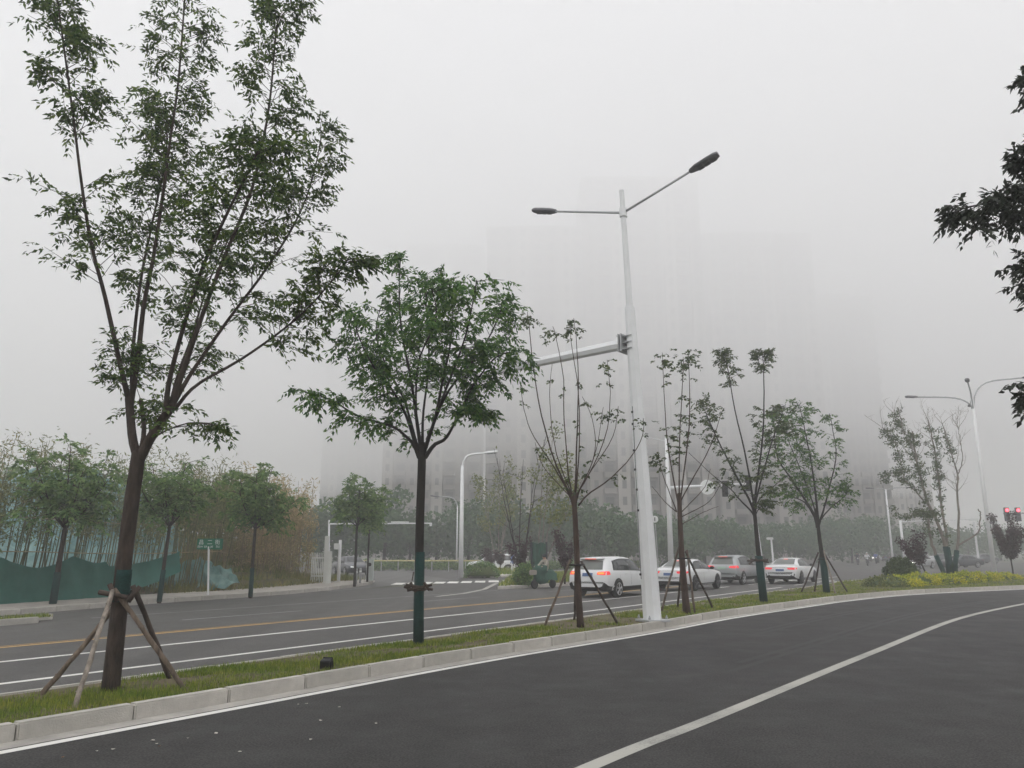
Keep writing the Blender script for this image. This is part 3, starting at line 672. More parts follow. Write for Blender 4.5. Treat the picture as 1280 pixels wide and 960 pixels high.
mb = MB(); mb.tube(pix([(1033.5, 742), (1030, 710), (1028, 697)], Y6), [.14, .134, .128], 14); mb.build('trunk_wrap', 'wrap', t6, smooth=True)

def tripod(label, base, Y, top, feet, r, mats):
    rt = thing('tree_props', label, 'tree support', base, 'wooden tree props')
    for (fu, fv, dy), m in zip(feet, mats):
        p = gd(fu, fv, .08); tp = at(top[0], top[1], Y) + (p - base).normalized() * .14; tp.z = at(top[0], top[1], Y).z + random.uniform(0, .25)
        strut(rt, p, tp, r, r * .9, m, 2)
    mb = MB(); c = at(top[0], top[1] + 4, Y); mb.tube([c + Vector((math.cos(a) * .17, math.sin(a) * .17, 0)) for a in np.linspace(0, 2 * math.pi, 18)], .022, 5); mb.build('rope', 'rope', rt)
tripod('three thin props tied to the nearly leafless tree trunk', b3, Y3, (721, 702), [(680, 785, 0), (773, 781, 0), (718, 777, 0)], .03, ['strut', 'strut_dark', 'strut_dark'])
tripod('four thin props tied to the sparse tree right of the lamp post', b4, Y4, (855, 694), [(826, 767, 0), (847, 761, 0), (892, 762, 0), (869, 768, 0)], .032, ['strut', 'strut_dark', 'strut_dark', 'strut'])
tripod('four thin props tied to the leafy last tree of the row', b6, Y6, (1028, 695), [(1001, 742, 0), (1018, 741, 0), (1060, 741, 0), (1045, 744, 0)], .035, ['strut_dark', 'strut_dark', 'strut_dark', 'strut_pale'])

# --- tree whose trunk stands on the right pavement, only branch ends in view
b7 = R(12.5, -2.9, .14); T = Tree()
T.limb([b7, b7 + Vector((.05, .1, 1.6)), b7 + Vector((.0, .1, 3.0))], .15, .12, 10, 10)
f7 = b7 + Vector((0, .1, 2.9))
for mid, pts, zs in [((1500, 330), [(1330, 262), (1262, 248), (1200, 262)], [(.25, .62, 26, .5), (.62, 1, 20, .32)]), ((1500, 250), [(1390, 210), (1320, 200), (1288, 190)], [(.25, .7, 30, .5), (.7, 1, 14, .32)]), ((1480, 220), [(1370, 120), (1325, 105), (1298, 92)], [(.25, .7, 28, .5), (.7, 1, 10, .3)]),
                     ((1500, 420), [(1370, 360), (1320, 335), (1292, 325)], [(.25, .7, 28, .5), (.7, 1, 12, .32)]), ((1500, 500), [(1380, 500), (1330, 492), (1298, 484)], [(.25, .7, 28, .5), (.7, 1, 10, .3)]), ]:
    C = T.limb([f7] + [at(*mid, 8.2)] + [at(*p, 8.0) for p in pts], .05, .008, 20, 6, wob=.006)
    for z in zs: T.twigs(C, *z, leaves=6, up=.05, r=.006)
for k in range(6):
    a = k * 1.05; C = T.limb([f7, f7 + Vector((math.cos(a) * .7 + 1.0, math.sin(a) * .9, 1.7)), f7 + Vector((math.cos(a) * 1.2 + 2.2, math.sin(a) * 1.5, 3.6))], .05, .01, 14, 6); T.twigs(C, .35, 1, 26, .8, leaves=5)
finish_tree(T, 'street_tree', 'tree on the right pavement whose dark leafy branches reach over the slip road', b7, 'bark_dark', 'leaf_dark', None, rl=.21, pairs=4, ll=.1, lw=.045, droop=.5)

# --- trees along the left pavement
def round_tree(base, trunk_h, H, rad, nl, leaf, bark, label, group, name='pavement_tree', wrap=True, ll=.17, tw=.9, r=.075, lean=0.0, twn=13, size=None):
    T = Tree(); base = Vector(base); top = base + Vector((lean, 0, trunk_h))
    T.limb([base + Vector((0, 0, -.05)), base + Vector((lean * .4, 0, trunk_h * .5)), top], r, r * .75, 8, 8)
    for k in range(nl):
        a = 2 * math.pi * k / nl + random.uniform(-.3, .3); f = random.uniform(.3, 1); rr = rad * f; hh = (H - trunk_h) * random.uniform(.6, 1.0) * (1.05 - .35 * f)
        C = T.limb([top, top + Vector((math.cos(a) * rr * .45, math.sin(a) * rr * .45, hh * .4)), top + Vector((math.cos(a) * rr * .9, math.sin(a) * rr * .9, hh))], r * .45, .01, 10, 5)
        T.twigs(C, .2, 1, twn, tw, leaves=5, r=.01, up=.1)
    t = finish_tree(T, name, label, base, bark, leaf, group, rl=.36, pairs=4, ll=ll, lw=ll * .42, droop=.5)
    if wrap:
        mb = MB(); mb.tube([base + Vector((0, 0, 0)), base + Vector((lean * .35, 0, trunk_h * .42))], [r * 1.15, r * 1.08], 12); mb.build('trunk_wrap', 'wrap', t, smooth=True)
    return t
PG = 'trees along the netted left pavement'
round_tree(gd(66, 755, .13), 2.4, 5.6, 1.9, 9, 'leaf_side', 'bark', 'pavement tree with twin-topped crown before the netted mound, a dark green net at its foot', PG, ll=.2, tw=.9, r=.1, lean=.1)
round_tree(gd(199, 752, .13), 2.5, 5.2, 1.6, 8, 'leaf_side', 'bark', 'pavement tree with loose crown next to the green street-name sign, netting behind', PG, ll=.18, lean=.12)
round_tree(gd(313, 746, .13), 2.5, 5.1, 1.8, 9, 'leaf_side', 'bark', 'fuller round-crowned pavement tree with a green-wrapped trunk beside the dry bamboo', PG, ll=.2)
round_tree(gd(443, 732, .13), 2.9, 5.5, 1.8, 9, 'leaf_side', 'bark_dark', 'pavement corner tree standing in front of the parked dark car', PG, ll=.22, wrap=False)
round_tree(gd(459, 728, .13), 2.7, 4.7, 1.2, 6, 'leaf_side', 'bark_dark', 'slender small pavement tree next to the pale utility cabinet', PG, ll=.2, wrap=False, r=.06, twn=10)
# trees behind the netted mound
for (u, v, Y, H, rad, lab) in [(160, 742, 52, 7.6, 3.2, 'hazy round tree rising above the netted mound'), (245, 738, 48, 6.8, 2.4, 'thin-topped tree behind the netted mound, near the street-name sign'), (20, 742, 46, 7.4, 2.3, 'tree mixed with bamboo on top of the netted mound')]:
    p = gd(u, v); p = Vector((p.x / p.y * Y, Y, 0)); round_tree(p, 3, H, rad, 11, 'leaf_side', 'bark', lab, 'trees behind the netted mound', ll=.3, tw=1.2, wrap=False)
# --- many-stemmed tree on the planted island
bi = gd(1186, 727, .12); YI = bi.y; T = Tree(); cl = []
def istem(P, r0, r1, d0=0, d1=0, wob=.02, n=22): return T.limb(pix(P, YI, d0, d1), r0, r1, n, 8, wob=wob)
s1 = istem([(1185, 727), (1178, 712), (1168, 690), (1163, 672), (1160, 650)], .11, .07, -.3, -.5)
s2 = istem([(1188, 727), (1183, 690), (1173, 655), (1158, 625), (1152, 600), (1145, 570), (1140, 540)], .14, .04, 0, -.2)
s3 = istem([(1190, 727), (1186, 695), (1181, 660), (1173, 600), (1168, 560), (1160, 525)], .13, .03, .2, .4)
s4 = istem([(1194, 727), (1194, 700), (1198, 670), (1197, 620), (1196, 590), (1187, 560), (1178, 530)], .12, .02, .1, .2)
s4b = istem([(1196, 600), (1203, 575), (1200, 545), (1195, 522)], .04, .01, .1, .6)
s5 = istem([(1197, 682), (1210, 674), (1223, 665), (1225, 650), (1226, 642), (1223, 637)], .055, .03, .1, -.3)
b21 = istem([(1154, 625), (1143, 612), (1132, 600), (1126, 580), (1122, 560), (1112, 545), (1100, 532)], .05, .008, -.1, -.8)
b22 = istem([(1150, 590), (1140, 560), (1128, 535), (1117, 515)], .04, .008, -.2, .4)
b23 = istem([(1168, 645), (1150, 640), (1130, 645), (1108, 632)], .03, .008, -.4, -.9)
b24 = istem([(1140, 590), (1120, 590), (1098, 600)], .03, .008, -.2, -.6)
twiggy = []
for C in (s4, s4b, s3, s2, b22, b21, s4, s3):
    for _ in range(12):
        i = random.randrange(len(C) // 2, len(C)); d = Vector((random.gauss(0, .5), random.gauss(0, .5), 1)).normalized()
        e = C[i] + d * random.uniform(.5, 1.4); m_ = C[i].lerp(e, .5) + Vector((random.gauss(0, .1), random.gauss(0, .1), 0))
        T.wood.tube([C[i], m_, e], [.014, .009, .004], 4, cap=False)
        for _ in range(3):
            f = m_.lerp(e, random.random()); T.wood.tube([f, f + Vector((random.gauss(0, .25), random.gauss(0, .25), random.uniform(.1, .5)))], [.006, .003], 3, cap=False)
for C, t0, n in ((s1, .85, 6), (s2, .3, 36), (s3, .35, 36), (b21, .1, 34), (b22, .0, 30), (b23, .1, 22), (b24, .2, 18), (s4, .75, 8)):
    for _ in range(n): cl.append(C[int(lerp(t0, 1, random.random()) * (len(C) - 1))] + Vector((random.gauss(0, .16), random.gauss(0, .2), random.gauss(0, .14))))
ti = finish_tree(T, 'island_tree', 'gnarled many-stemmed tree with small leaf clumps and bare twigs on the planted island', bi, 'bark_pale', 'leaf3', cat='tree', quads=[leaf_cloud([tuple(c) for c in cl], .27, 9000, .1, .8, .7)])
for P, r, d0, d1 in (([(1185, 727), (1178, 712), (1170, 694)], .125, -.3, -.42), ([(1188, 727), (1185, 700), (1182, 683)], .155, 0, -.06), ([(1190, 727), (1187, 700), (1184, 684)], .145, .2, .26), ([(1194, 727), (1194, 705), (1196, 688)], .135, .1, .13)):
    mb = MB(); mb.tube(pix(P, YI, d0, d1), r, 10); mb.build('stem_wrap', 'wrap', ti, smooth=True)
# --- purple-leaved shrubs
def purple(base, stem, H, rad, n, label, group, name='purple_shrub', lean=0):
    T = Tree(); base = Vector(base); top = base + Vector((lean * .3, 0, stem)); T.limb([base, base.lerp(top, .5) + Vector((.02, 0, 0)), top], .05, .04, 6, 6); cs = []
    for k in range(9):
        a = k * .7 + random.random(); f = random.uniform(.3, 1); e = top + Vector((math.cos(a) * rad * f + lean * .5, math.sin(a) * rad * f, (H - stem) * random.uniform(.45, 1)))
        C = T.limb([top, top.lerp(e, .5) + Vector((0, 0, -.1)), e], .022, .006, 8, 5); cs += [tuple(c) for c in C[2:]]
    return finish_tree(T, name, label, base, 'bark_dark', 'leaf_purple', group, 'shrub', quads=[leaf_cloud(cs, .24 * rad / .8, n, .12, 1, .6)])
p = gd(1161, 726, .12); purple(p, .9, 2.9, .9, 2600, 'purple-leaved shrub leaning beside the many-stemmed tree', 'purple-leaved shrubs', lean=-1.0)
p = gd(1267, 724, .12); purple(p, 1.1, 3.9, 1.05, 6500, 'rounded purple-leaved small tree at the end of the yellow-green hedge', 'purple-leaved shrubs')
for (u, v, H, lab) in [(612, 716, 1.9, 'purple shrub growing in front of the white car across the junction'), (625, 716, 1.8, 'second, smaller purple shrub by the white car on the lamp island'), (650, 727, 2.5, 'large purple shrub behind the green bush on the traffic island'), (706, 730, 2.7, 'upright purple shrub behind the white sport utility car')]:
    purple(gd(u, v, .14), .7, H, .75, 1700, lab, 'purple-leaved shrubs')

# --- clipped bushes and hedges
def bush(base, rx, ry, H, n, leaf, label, name='clipped_bush', size=.09, cat='bush', group=None, lump=.16):
    t = thing(name, label, cat, base, group); base = Vector(base); cs = []
    for _ in range(60):
        d = unit(np.array([random.gauss(0, 1), random.gauss(0, 1), abs(random.gauss(0, .9))])); cs.append((base.x + d[0] * rx * .86, base.y + d[1] * ry * .86, base.z + max(.05, d[2]) * H * .86))
    quads_obj('foliage', leaf_cloud(cs, lump, n, size, 1, .6), leaf, t)
    mb = MB(); bm = bmesh.new(); bmesh.ops.create_icosphere(bm, subdivisions=3, radius=1)
    mb.add([(base.x + v.co.x * rx * .8, base.y + v.co.y * ry * .8, base.z + max(-.02, v.co.z) * H * .8) for v in bm.verts], [[v.index for v in f.verts] for f in bm.faces]); bm.free()
    mb.build('core', 'leaf_bush', t, smooth=True); return t
bb = gd(1128, 731, .12); bush(bb + Vector((.2, .4, 0)), 1.0, 1.0, 1.5, 8000, 'leaf_bush', 'dark green clipped ball bush at the end of the yellow-green hedge', lump=.2)
HG = [(1116, 735), (1135, 734), (1160, 732.5), (1190, 731), (1215, 728.5), (1240, 727), (1262, 725)]
for i, (u, v) in enumerate(HG):
    p = gd(u, v, .12) + Vector((0, .7, 0)); last = i in (5, 6)
    bush(p, 1.15, .9, .52 + (.1 if i in (2, 4) else 0) - (.15 if i == 6 else 0), 2600, 'leaf_hedge' if i else 'leaf_pale', 'low yellow-green shrub clump under the many-stemmed tree' if i else 'low green shrub clump in front of the ball bush', 'hedge_shrub', .1, 'shrub', 'low shrubs of the planted island', .18)
bush(gd(655, 731, .14), .5, .5, 1.05, 2200, 'leaf_side', 'olive green bush on the traffic island beside the scooter', lump=.25, size=.12)
bush(gd(602, 720, .14), 1.3, 1.0, 1.0, 2600, 'leaf_side', 'low green bush at the foot of the tall curved street lamp', lump=.25, size=.13)

# --- pale thin trees on the islands across the road
def wispy(u, v, z, H, n, label, leafn, leaf='leaf_pale', bark='bark_pale', lean=0, grp='thin pale trees on the islands'):
    base = gd(u, v, z); T = Tree(); cs = []
    for k in range(n):
        a = k * 2.4; e = base + Vector((math.cos(a) * H * .17 + lean * random.random(), math.sin(a) * .8, H * random.uniform(.7, 1)))
        C = T.limb([base, base.lerp(e, .5) + Vector((random.gauss(0, .15), 0, 0)), e], .06, .012, 14, 6, wob=.02)
        for _ in range(6):
            i = random.randrange(5, 14); q = C[i] + Vector((random.gauss(0, .6), random.gauss(0, .6), random.uniform(.4, 1.2))); T.wood.tube([C[i], q], [.016, .005], 4, cap=False); cs.append(tuple(q)); cs.append(tuple(C[i].lerp(q, .6)))
    return finish_tree(T, 'thin_tree', label, base, bark, leaf, grp, quads=[leaf_cloud(cs, .5, leafn, .2, 1.1, .6)] if leafn else None)
wispy(652, 726, .14, 8.6, 5, 'leafless pale-stemmed tree group behind the scooter rider', 120, bark='bark_dark')
wispy(672, 727, .14, 8.2, 4, 'thin pale tree with yellow-green leaves leaning towards the bare strip tree', 1500, lean=1.6)
wispy(622, 714, .14, 9.0, 6, 'wispy yellow-green tree on the lamp island', 2600)
wispy(566, 706, 0, 8.0, 5, 'misty thin tree left of the tall curved street lamp', 1800, 'leaf_far')

# --- the wood beyond the junction: separate hazy trees
def far_tree(x, Y, H, rad, label, n=2600):
    base = Vector((x, Y, -.02)); t = thing('far_tree', label, 'tree', base, 'hazy trees beyond the junction'); cs = []; rs = []
    for _ in range(26):
        d = unit(np.array([random.gauss(0, 1), random.gauss(0, 1), random.gauss(.15, .8)])); f = random.uniform(.35, .95)
        cs.append((x + d[0] * rad * f, Y + d[1] * rad * f * .8, H * .52 + d[2] * H * .42 * f)); rs.append(random.uniform(.28, .46) * rad)
    quads_obj('crown', leaf_cloud(cs, np.array(rs), n, .5, .85, .7), 'leaf_far', t)
    mb = MB(); mb.tube([base, base + Vector((.1, 0, H * .3)), base + Vector((0, 0, H * .7))], [.2, .16, .07], 7); mb.build('trunk', 'bark_dark', t, smooth=True)
ft = [(480, 84, 9.5, 4.6), (512, 92, 8.5, 4.5), (545, 96, 8.6, 4.6), (585, 90, 9.8, 4.8), (622, 88, 10.2, 5), (662, 92, 10.4, 5), (705, 88, 9.6, 4.8), (742, 84, 9.4, 4.6), (775, 80, 9.0, 4.6), (806, 86, 8.6, 4.6), (845, 92, 8.6, 4.8), (880, 96, 8.8, 4.8),
      (918, 102, 8.2, 5), (955, 106, 8.6, 5), (992, 110, 8.0, 5.2), (1030, 116, 8.6, 5.4), (1064, 120, 9.8, 5.6), (1096, 126, 9.6, 5.6), (1135, 132, 9, 5.8), (1172, 140, 9.0, 6), (1210, 150, 8.6, 6), (1250, 156, 8.6, 6.4), (1295, 160, 8.8, 6.4), (445, 88, 9.2, 4.6), (400, 86, 9.6, 4.8), (350, 84, 9, 4.6)]
FT = {512: 'hazy broad tree right behind the trunk of the dense green tree', 545: 'hazy broad tree just left of the curved white lamp', 585: 'hazy broad tree directly behind the curved white lamp', 622: 'hazy broad tree behind the wispy yellow-green tree',
      662: 'hazy broad tree behind the leafless pale-stemmed tree group', 742: 'hazy broad tree behind the roof of the white sport utility car', 775: 'hazy broad tree touching the left side of the white lamp post', 806: 'hazy broad tree between the lamp post and the signal mast',
      880: 'hazy broad tree below the round white sign of the signal mast', 992: 'hazy broad tree between the two last strip trees', 1064: 'hazy broad tree right of the last strip tree, behind the riders', 1096: 'hazy broad tree behind the slim hazy lamp post',
      1172: 'hazy broad tree seen through the stems of the many-stemmed tree', 1250: 'hazy broad tree below the red traffic lights', 445: 'hazy broad tree behind the pavement corner tree'}
for i, (u, Y, H, rad) in enumerate(ft):
    x = ray(u, HOR).x / ray(u, HOR).y * Y
    far_tree(x, Y, H * random.uniform(.68, .95) * (.86 if u > 760 else .97), rad * random.uniform(.85, 1.1), FT.get(u, 'hazy grey-green broad tree in the row below the towers'))
# low clipped hedge with a yellow rail, along the far side of the junction
hr = thing('roadside_hedge', 'long low clipped hedge across the junction below the hazy trees', 'hedge', at(540, 689, 78) * 1 - Vector((0, 0, 1.8)))
cs = []
for k in range(240):
    p = at(lerp(440, 820, k / 239), 689, lerp(74, 82, k / 239)); cs.append((p.x, p.y + random.uniform(-.6, .6), random.uniform(.2, .75)))
quads_obj('foliage', leaf_cloud(cs, .45, 12000, .22, .9, .6), 'leaf_side', hr)
hr = thing('guard_rail', 'yellowish guard rail in front of the long low hedge', 'guard rail', at(520, 689, 72) - Vector((0, 0, 1.8)))
mb = MB(); mb.tube([Vector((at(u, 689, 72).x, 72, .95)) for u in (452, 520, 606)], .07, 6); mb.build('rail', mat('rail_yellow', (.5, .44, .2), .6), hr)
for u in range(456, 606, 21):
    mb = MB(); p = at(u, 689, 72); mb.tube([(p.x, 72.1, 0), (p.x, 72.1, .95)], .05, 6); mb.build('post', 'galv', hr)

# ------------------------------------------------------------------ construction site on the left: mound, nets, bamboo
def netline(s): return float(np.interp(s, FC[:200, 0], FC[:200, 1])) + 3.0
def mound_h(s, l):
    d = l - (netline(s) + 2.0)
    if d <= 0: return 0.0
    e = min(1, d / 6.5) ; e = e * e * (3 - 2 * e)
    f = max(0, min(1, (25.5 - s) / 4)); f = f * f * (3 - 2 * f)
    return e * f * (4.5 + .6 * math.sin(s * .75) + .5 * math.sin(l * .9 + s * .35)) + .12 * math.sin(s * 2.3) * math.sin(l * 2.1) * min(1, d)
mroot = thing('earth_mound', 'big earth mound under pale blue-green dust netting behind the bamboo poles', 'earth mound', R(8, 36, 0))
mb = MB(); NS, NL = 170, 50; sv = np.linspace(-26, 28, NS); lv = np.linspace(1.6, 24, NL)
vs = [R(s, netline(s) + l, .1 + mound_h(s, netline(s) + l)) for s in sv for l in lv]
mb.add(vs, [(i * NL + j, (i + 1) * NL + j, (i + 1) * NL + j + 1, i * NL + j + 1) for i in range(NS - 1) for j in range(NL - 1)]); mb.build('heap', 'earth', mroot, smooth=True)
mb = MB(); sv2 = np.linspace(-26, 25.5, NS); vs = []
for s in sv2:
    for j, l in enumerate(np.linspace(2.1, 22, NL)):
        l = l + netline(s); vs.append(R(s, l, .2 + mound_h(s, l) + .16 * math.sin(s * 3.1 + 1.7 * math.sin(l * .9)) * min(1, j / 6) + .14 * abs(math.sin(s * 1.7 + .9 * math.sin(l * 1.3))) + random.uniform(0, .1)))
mb.add(vs, [(i * NL + j, (i + 1) * NL + j, (i + 1) * NL + j + 1, i * NL + j + 1) for i in range(NS - 1) for j in range(NL - 1)]); mb.build('dust_net', 'net_blue', mroot, smooth=True)
# grassy bank towards the corner
mb = MB(); NSb, NLb = 50, 20; vs = []
def bank_h(s, l): return .12 + max(0, min(1, (l - 31.3) / 4)) * 2.3 * max(0, 1 - ((s - 21.5) / 7.5) ** 2) 
for s in np.linspace(18.4, 33, NSb):
    l0b = float(np.interp(s, FC[:200, 0], FC[:200, 1])) + 3.35
    for l in np.linspace(l0b, l0b + 14, NLb): vs.append(R(s, l, .1 + .1 * random.random() * (l > l0b + .3) + max(0, min(1, (l - l0b) / 4.5)) * 2.2 * max(0, 1 - ((s - 24) / 5.5) ** 2)))
mb.add(vs, [(i * NLb + j, (i + 1) * NLb + j, (i + 1) * NLb + j + 1, i * NLb + j + 1) for i in range(NSb - 1) for j in range(NLb - 1)])
bank = tag(mb.build('grass_bank', 'soil', smooth=True), kind='structure')
V = np.array([v[:] for v in vs]); ix = rng.integers(0, len(V), 26000); P = V[ix] + rng.normal(0, .28, (26000, 3)) * np.array([1, 1, 0]) - np.array([0, 0, .03])
tag(quads_obj('bank_grass', blades(P, .42, .022, .9), 'grass_dull'), 'tall rough green and straw coloured grass on the bank behind the street-name sign', 'grass', kind='stuff')
# dark green net curtain along the pavement edge
mb = MB(); NS, NZ = 330, 9; s_end = sl(gd(252, 747, .13))[0] + 1.2; vs = []
for i in range(NS):
    s = lerp(-26, s_end, i / (NS - 1)); t = (s + .5 * math.sin(s * .8)) % 1.9 / 1.9
    top = 1.34 + .2 * (abs(t - .5) * 2) ** 1.6 + .1 * math.sin(s * 1.9)
    if s > s_end - 3.2: top = 1.25 + .55 * ((s - s_end + 3.2) / 3.2) ** 2
    bot = .1 + (.9 * max(0, (s - s_end + 3.4) / 3.4) ** 1.5)
    for j in range(NZ):
        f = j / (NZ - 1); z = lerp(bot, top, f); l = netline(s) + .25 * math.sin(f * 2.6) * .5 + .05 * math.sin(s * 5.3 + f * 3) + .03 * math.sin(s * 11)
        vs.append(R(s, l - .12 * (1 - f), z))
mb.add(vs, [(i * NZ + j, (i + 1) * NZ + j, (i + 1) * NZ + j + 1, i * NZ + j + 1) for i in range(NS - 1) for j in range(NZ - 1)])
mb.add([(v[0] + .006, v[1] + .012, v[2]) for v in vs], [(i * NZ + j, i * NZ + j + 1, (i + 1) * NZ + j + 1, (i + 1) * NZ + j) for i in range(NS - 1) for j in range(NZ - 1)])
tag(mb.build('net_curtain', 'net_dark', smooth=True), 'dark green scalloped net curtain hung low along the pavement edge', 'net')
# torn pale net sagging by the sign
def sag_net(name, label, corners, nx, nz, m, amp, drop):
    mb = MB(); vs = []
    for i in range(nx):
        for j in range(nz):
            u, v = i / (nx - 1), j / (nz - 1); p = corners[0].lerp(corners[1], u).lerp(corners[3].lerp(corners[2], u), v)
            vs.append(p + Vector((0, amp * math.sin(u * 9 + v * 5) + amp * .6 * math.sin(u * 23 - v * 7), -drop * math.sin(u * math.pi) * (1 - v * .3) + .06 * math.sin(u * 17 + v * 9))))
    fs = [(i * nz + j, (i + 1) * nz + j, (i + 1) * nz + j + 1, i * nz + j + 1) for i in range(nx - 1) for j in range(nz - 1)]
    mb.add(vs, fs); mb.add([v + Vector((0, .012, 0)) for v in vs], [f[::-1] for f in fs]); return tag(mb.build(name, m, smooth=True), label, 'net', 'torn nets by the street-name sign')
Yn = 34.2
sag_net('torn_net', 'pale torn dust net sagging to the grass behind the street-name sign post', [at(205, 740, Yn), at(258, 732, Yn), at(252, 695, Yn + .6), at(200, 708, Yn)], 26, 16, 'net_pale', .08, .1)
sag_net('torn_net', 'crumpled end of pale netting lying on the grassy bank right of the sign', [at(248, 738, Yn), at(300, 727, Yn), at(288, 711, Yn + .8), at(250, 696, Yn + .5)], 26, 14, 'net_pale', .09, .12)
# bamboo: single poles with a rail, leaves above
def bamboo(name, label, s0, s1, n, hmin, hmax, mat_p, leaf, nleaf, lo, depth, lean, group, size=.2, t_leaf=.55):
    root = thing(name, label, 'bamboo', R(lerp(s0, s1, .5), netline(lerp(s0, s1, .5)) + lo, .1)); cs = []
    mb = MB(); mb.tube([(0, 0, 0), (.01, .01, .33), (0, .0, .66), (.03, .02, 1)], [.02, .019, .015, .007], 6)
    me = bpy.data.meshes.new('culm'); me.from_pydata(mb.v, [], mb.f); me.materials.append(M[mat_p])
    for k in range(n):
        s = lerp(s0, s1, (k + random.random()) / n); p = R(s, netline(s) + lo + random.uniform(0, depth), .1); hh = random.uniform(hmin, hmax)
        o = bpy.data.objects.new('culm', me); COL.objects.link(o); o.parent = root; o.location = p - ORG[root.name]; o.scale = (random.uniform(.8, 1.3),) * 2 + (hh,)
        rx, ry = random.gauss(0, .05), random.gauss(lean, .06); o.rotation_euler = (rx, ry, 0)
        for _ in range(5):
            t = random.uniform(t_leaf, 1.02); cs.append((p.x + ry * hh * t, p.y - rx * hh * t, p.z + hh * t))
    if nleaf:
        f = quads_obj('foliage', leaf_cloud(cs, .42, nleaf, size, 1.2, .22), leaf, root); f['kind'] = 'stuff'
    for zz in (1.75, 2.9):
        mb = MB(); mb.tube([R(s, netline(s) + lo - .05, zz + .05 * math.sin(s * 3)) for s in np.linspace(s0, s1, 9)], .018, 5); mb.build('rail', 'bamboo_dry', root)
    return root
bamboo('bamboo_row', 'row of leaning green bamboo stems with sparse leaves in front of the netted mound', 7.5, 21.5, 170, 3.2, 5.7, 'bamboo', 'leaf_bamboo', 19000, .6, 1.3, .09, None)
bamboo('bamboo_row', 'dry straw-coloured bamboo thicket on the bank left of the white gate', 23.2, 29.8, 120, 3.4, 5.8, 'bamboo_dry', 'leaf_dry', 16000, 1.2, 2.4, .0, None, .24, .2)
bamboo('bamboo_row', 'mixed green bamboo standing between the street-name sign and the dry thicket', 20.5, 23.8, 36, 3.4, 5.8, 'bamboo_dry', 'leaf_bamboo', 7000, 1.8, 2.0, .03, None)
# ------------------------------------------------------------------ street lamps, masts, signs
def led_head(name, parent, p, d, L=.75, W_=.3, H_=.09):
    """flat luminaire pointing along d"""
    d = d.normalized(); w = d.cross(Vector((0, 0, 1))).normalized(); u = w.cross(d)
    mb = MB(); prof = [(0, .35), (.06, .55), (.22, .92), (.6, 1.0), (.88, .95), (1.0, .6)]
    vs = []
    for t, f in prof:
        for a, b in ((-1, -.2), (-1, .25), (-.6, .8), (.6, .8), (1, .25), (1, -.2), (.7, -.5), (-.7, -.5)): vs.append(p + d * L * t + w * a * W_ / 2 * f + u * b * H_ * (.6 + .4 * f))
    n = 8; fs = [(i * n + k, i * n + (k + 1) % n, (i + 1) * n + (k + 1) % n, (i + 1) * n + k) for i in range(len(prof) - 1) for k in range(n)] + [tuple(range(n - 1, -1, -1)), tuple(range((len(prof) - 1) * n, len(prof) * n))]
    mb.add(vs, fs); o = mb.build(name, 'lamp_grey', parent)
    for i in range(3):
        for j in (-1, 1):
            m2 = MB(); c = p + d * L * (.36 + .22 * i) + w * j * W_ * .2 - u * H_ * .53
            a, b = d * L * .09, w * W_ * .16; k = u * .012
            m2.add([c - a - b, c + a - b, c + a + b, c - a + b, c - a - b - k, c + a - b - k, c + a + b - k, c - a + b - k], [(0, 1, 2, 3), (7, 6, 5, 4), (0, 4, 5, 1), (1, 5, 6, 2), (2, 6, 7, 3), (3, 7, 4, 0)]); m2.build('led_module', 'lamp_led', o)
    return o
YP = PB.y
lp = thing('street_lamp', 'tall white lamp post with two lamp arms and a long mast arm', 'street lamp', PB)
def pp_(v, u=None, dy=0): return at(u if u is not None else np.interp(v, [237, 384, 777], [777, 787, 816]), v, YP + dy)
mb = MB(); mb.tube([pp_(780), pp_(700), pp_(560), pp_(388), pp_(383.5)], [.225, .212, .175, .135, .12], 8); mb.build('lower_post', 'pole_white', lp)
mb = MB(); mb.tube([pp_(390), pp_(330), pp_(238)], [.088, .08, .066], 14); mb.build('upper_post', 'pole_white', lp, smooth=True, sharp=40)
mb = MB(); mb.box(PB + Vector((0, 0, .03)), (.62, .62, .05), rz=.4, bev=.008); mb.build('base_plate', 'galv', lp)
for k in range(4):
    mb = MB(); a = .4 + math.pi / 4 + k * math.pi / 2; c = PB + Vector((math.cos(a) * .34, math.sin(a) * .34, .07)); mb.lathe([(.03, 0), (.03, .05), (.016, .055), (.016, .09)], 6, c); mb.build('anchor_bolt', 'galv', lp)
mb = MB(); mb.tube([pp_(724, 801.5, -.21), pp_(640, 797, -.2), pp_(545, 792.5, -.185), pp_(508, 790.5, -.18)], .008, 5)
for u, v in ((800.5, 718), (797.6, 638), (796, 612), (793.8, 587), (792.2, 563), (790.8, 530), (790.2, 515)): mb.box(pp_(v, u, -.2), (.045, .05, .05))
mb.build('cable_clips', 'black', lp)
mb = MB(); mb.box(pp_(655, 800, -.205), (.03, .03, .9)); 
q0 = pp_(266); ql = q0 + LEFT * 2.15 + Vector((0, 0, .62)); qr = q0 - LEFT * 1.95 + Vector((0, 0, .62))
for e, nm in ((ql, 'far'), (qr, 'near')):
    mb = MB(); mb.tube([q0, q0.lerp(e, .5), e], [.034, .032, .03], 8); a = mb.build('lamp_arm', 'galv', lp, smooth=True)
    led_head('lamp_head', a, e, e - q0, .82, .32)
mb = MB(); mb.tube([q0 - Vector((0, 0, .12)), q0 + Vector((0, 0, .12))], .105, 12); mb.build('arm_collar', 'pole_white', lp)
ma0 = pp_(428); ma1 = at(500, 489, YP + 5.7); dm = (ma1 - ma0).normalized()
mb = MB(); mb.tube([ma0 + dm * .3, ma0.lerp(ma1, .5), ma1], [.155, .125, .09], 8); mb.build('mast_arm', 'pole_white', lp)
mb = MB(); w = dm.cross(Vector((0, 0, 1)))
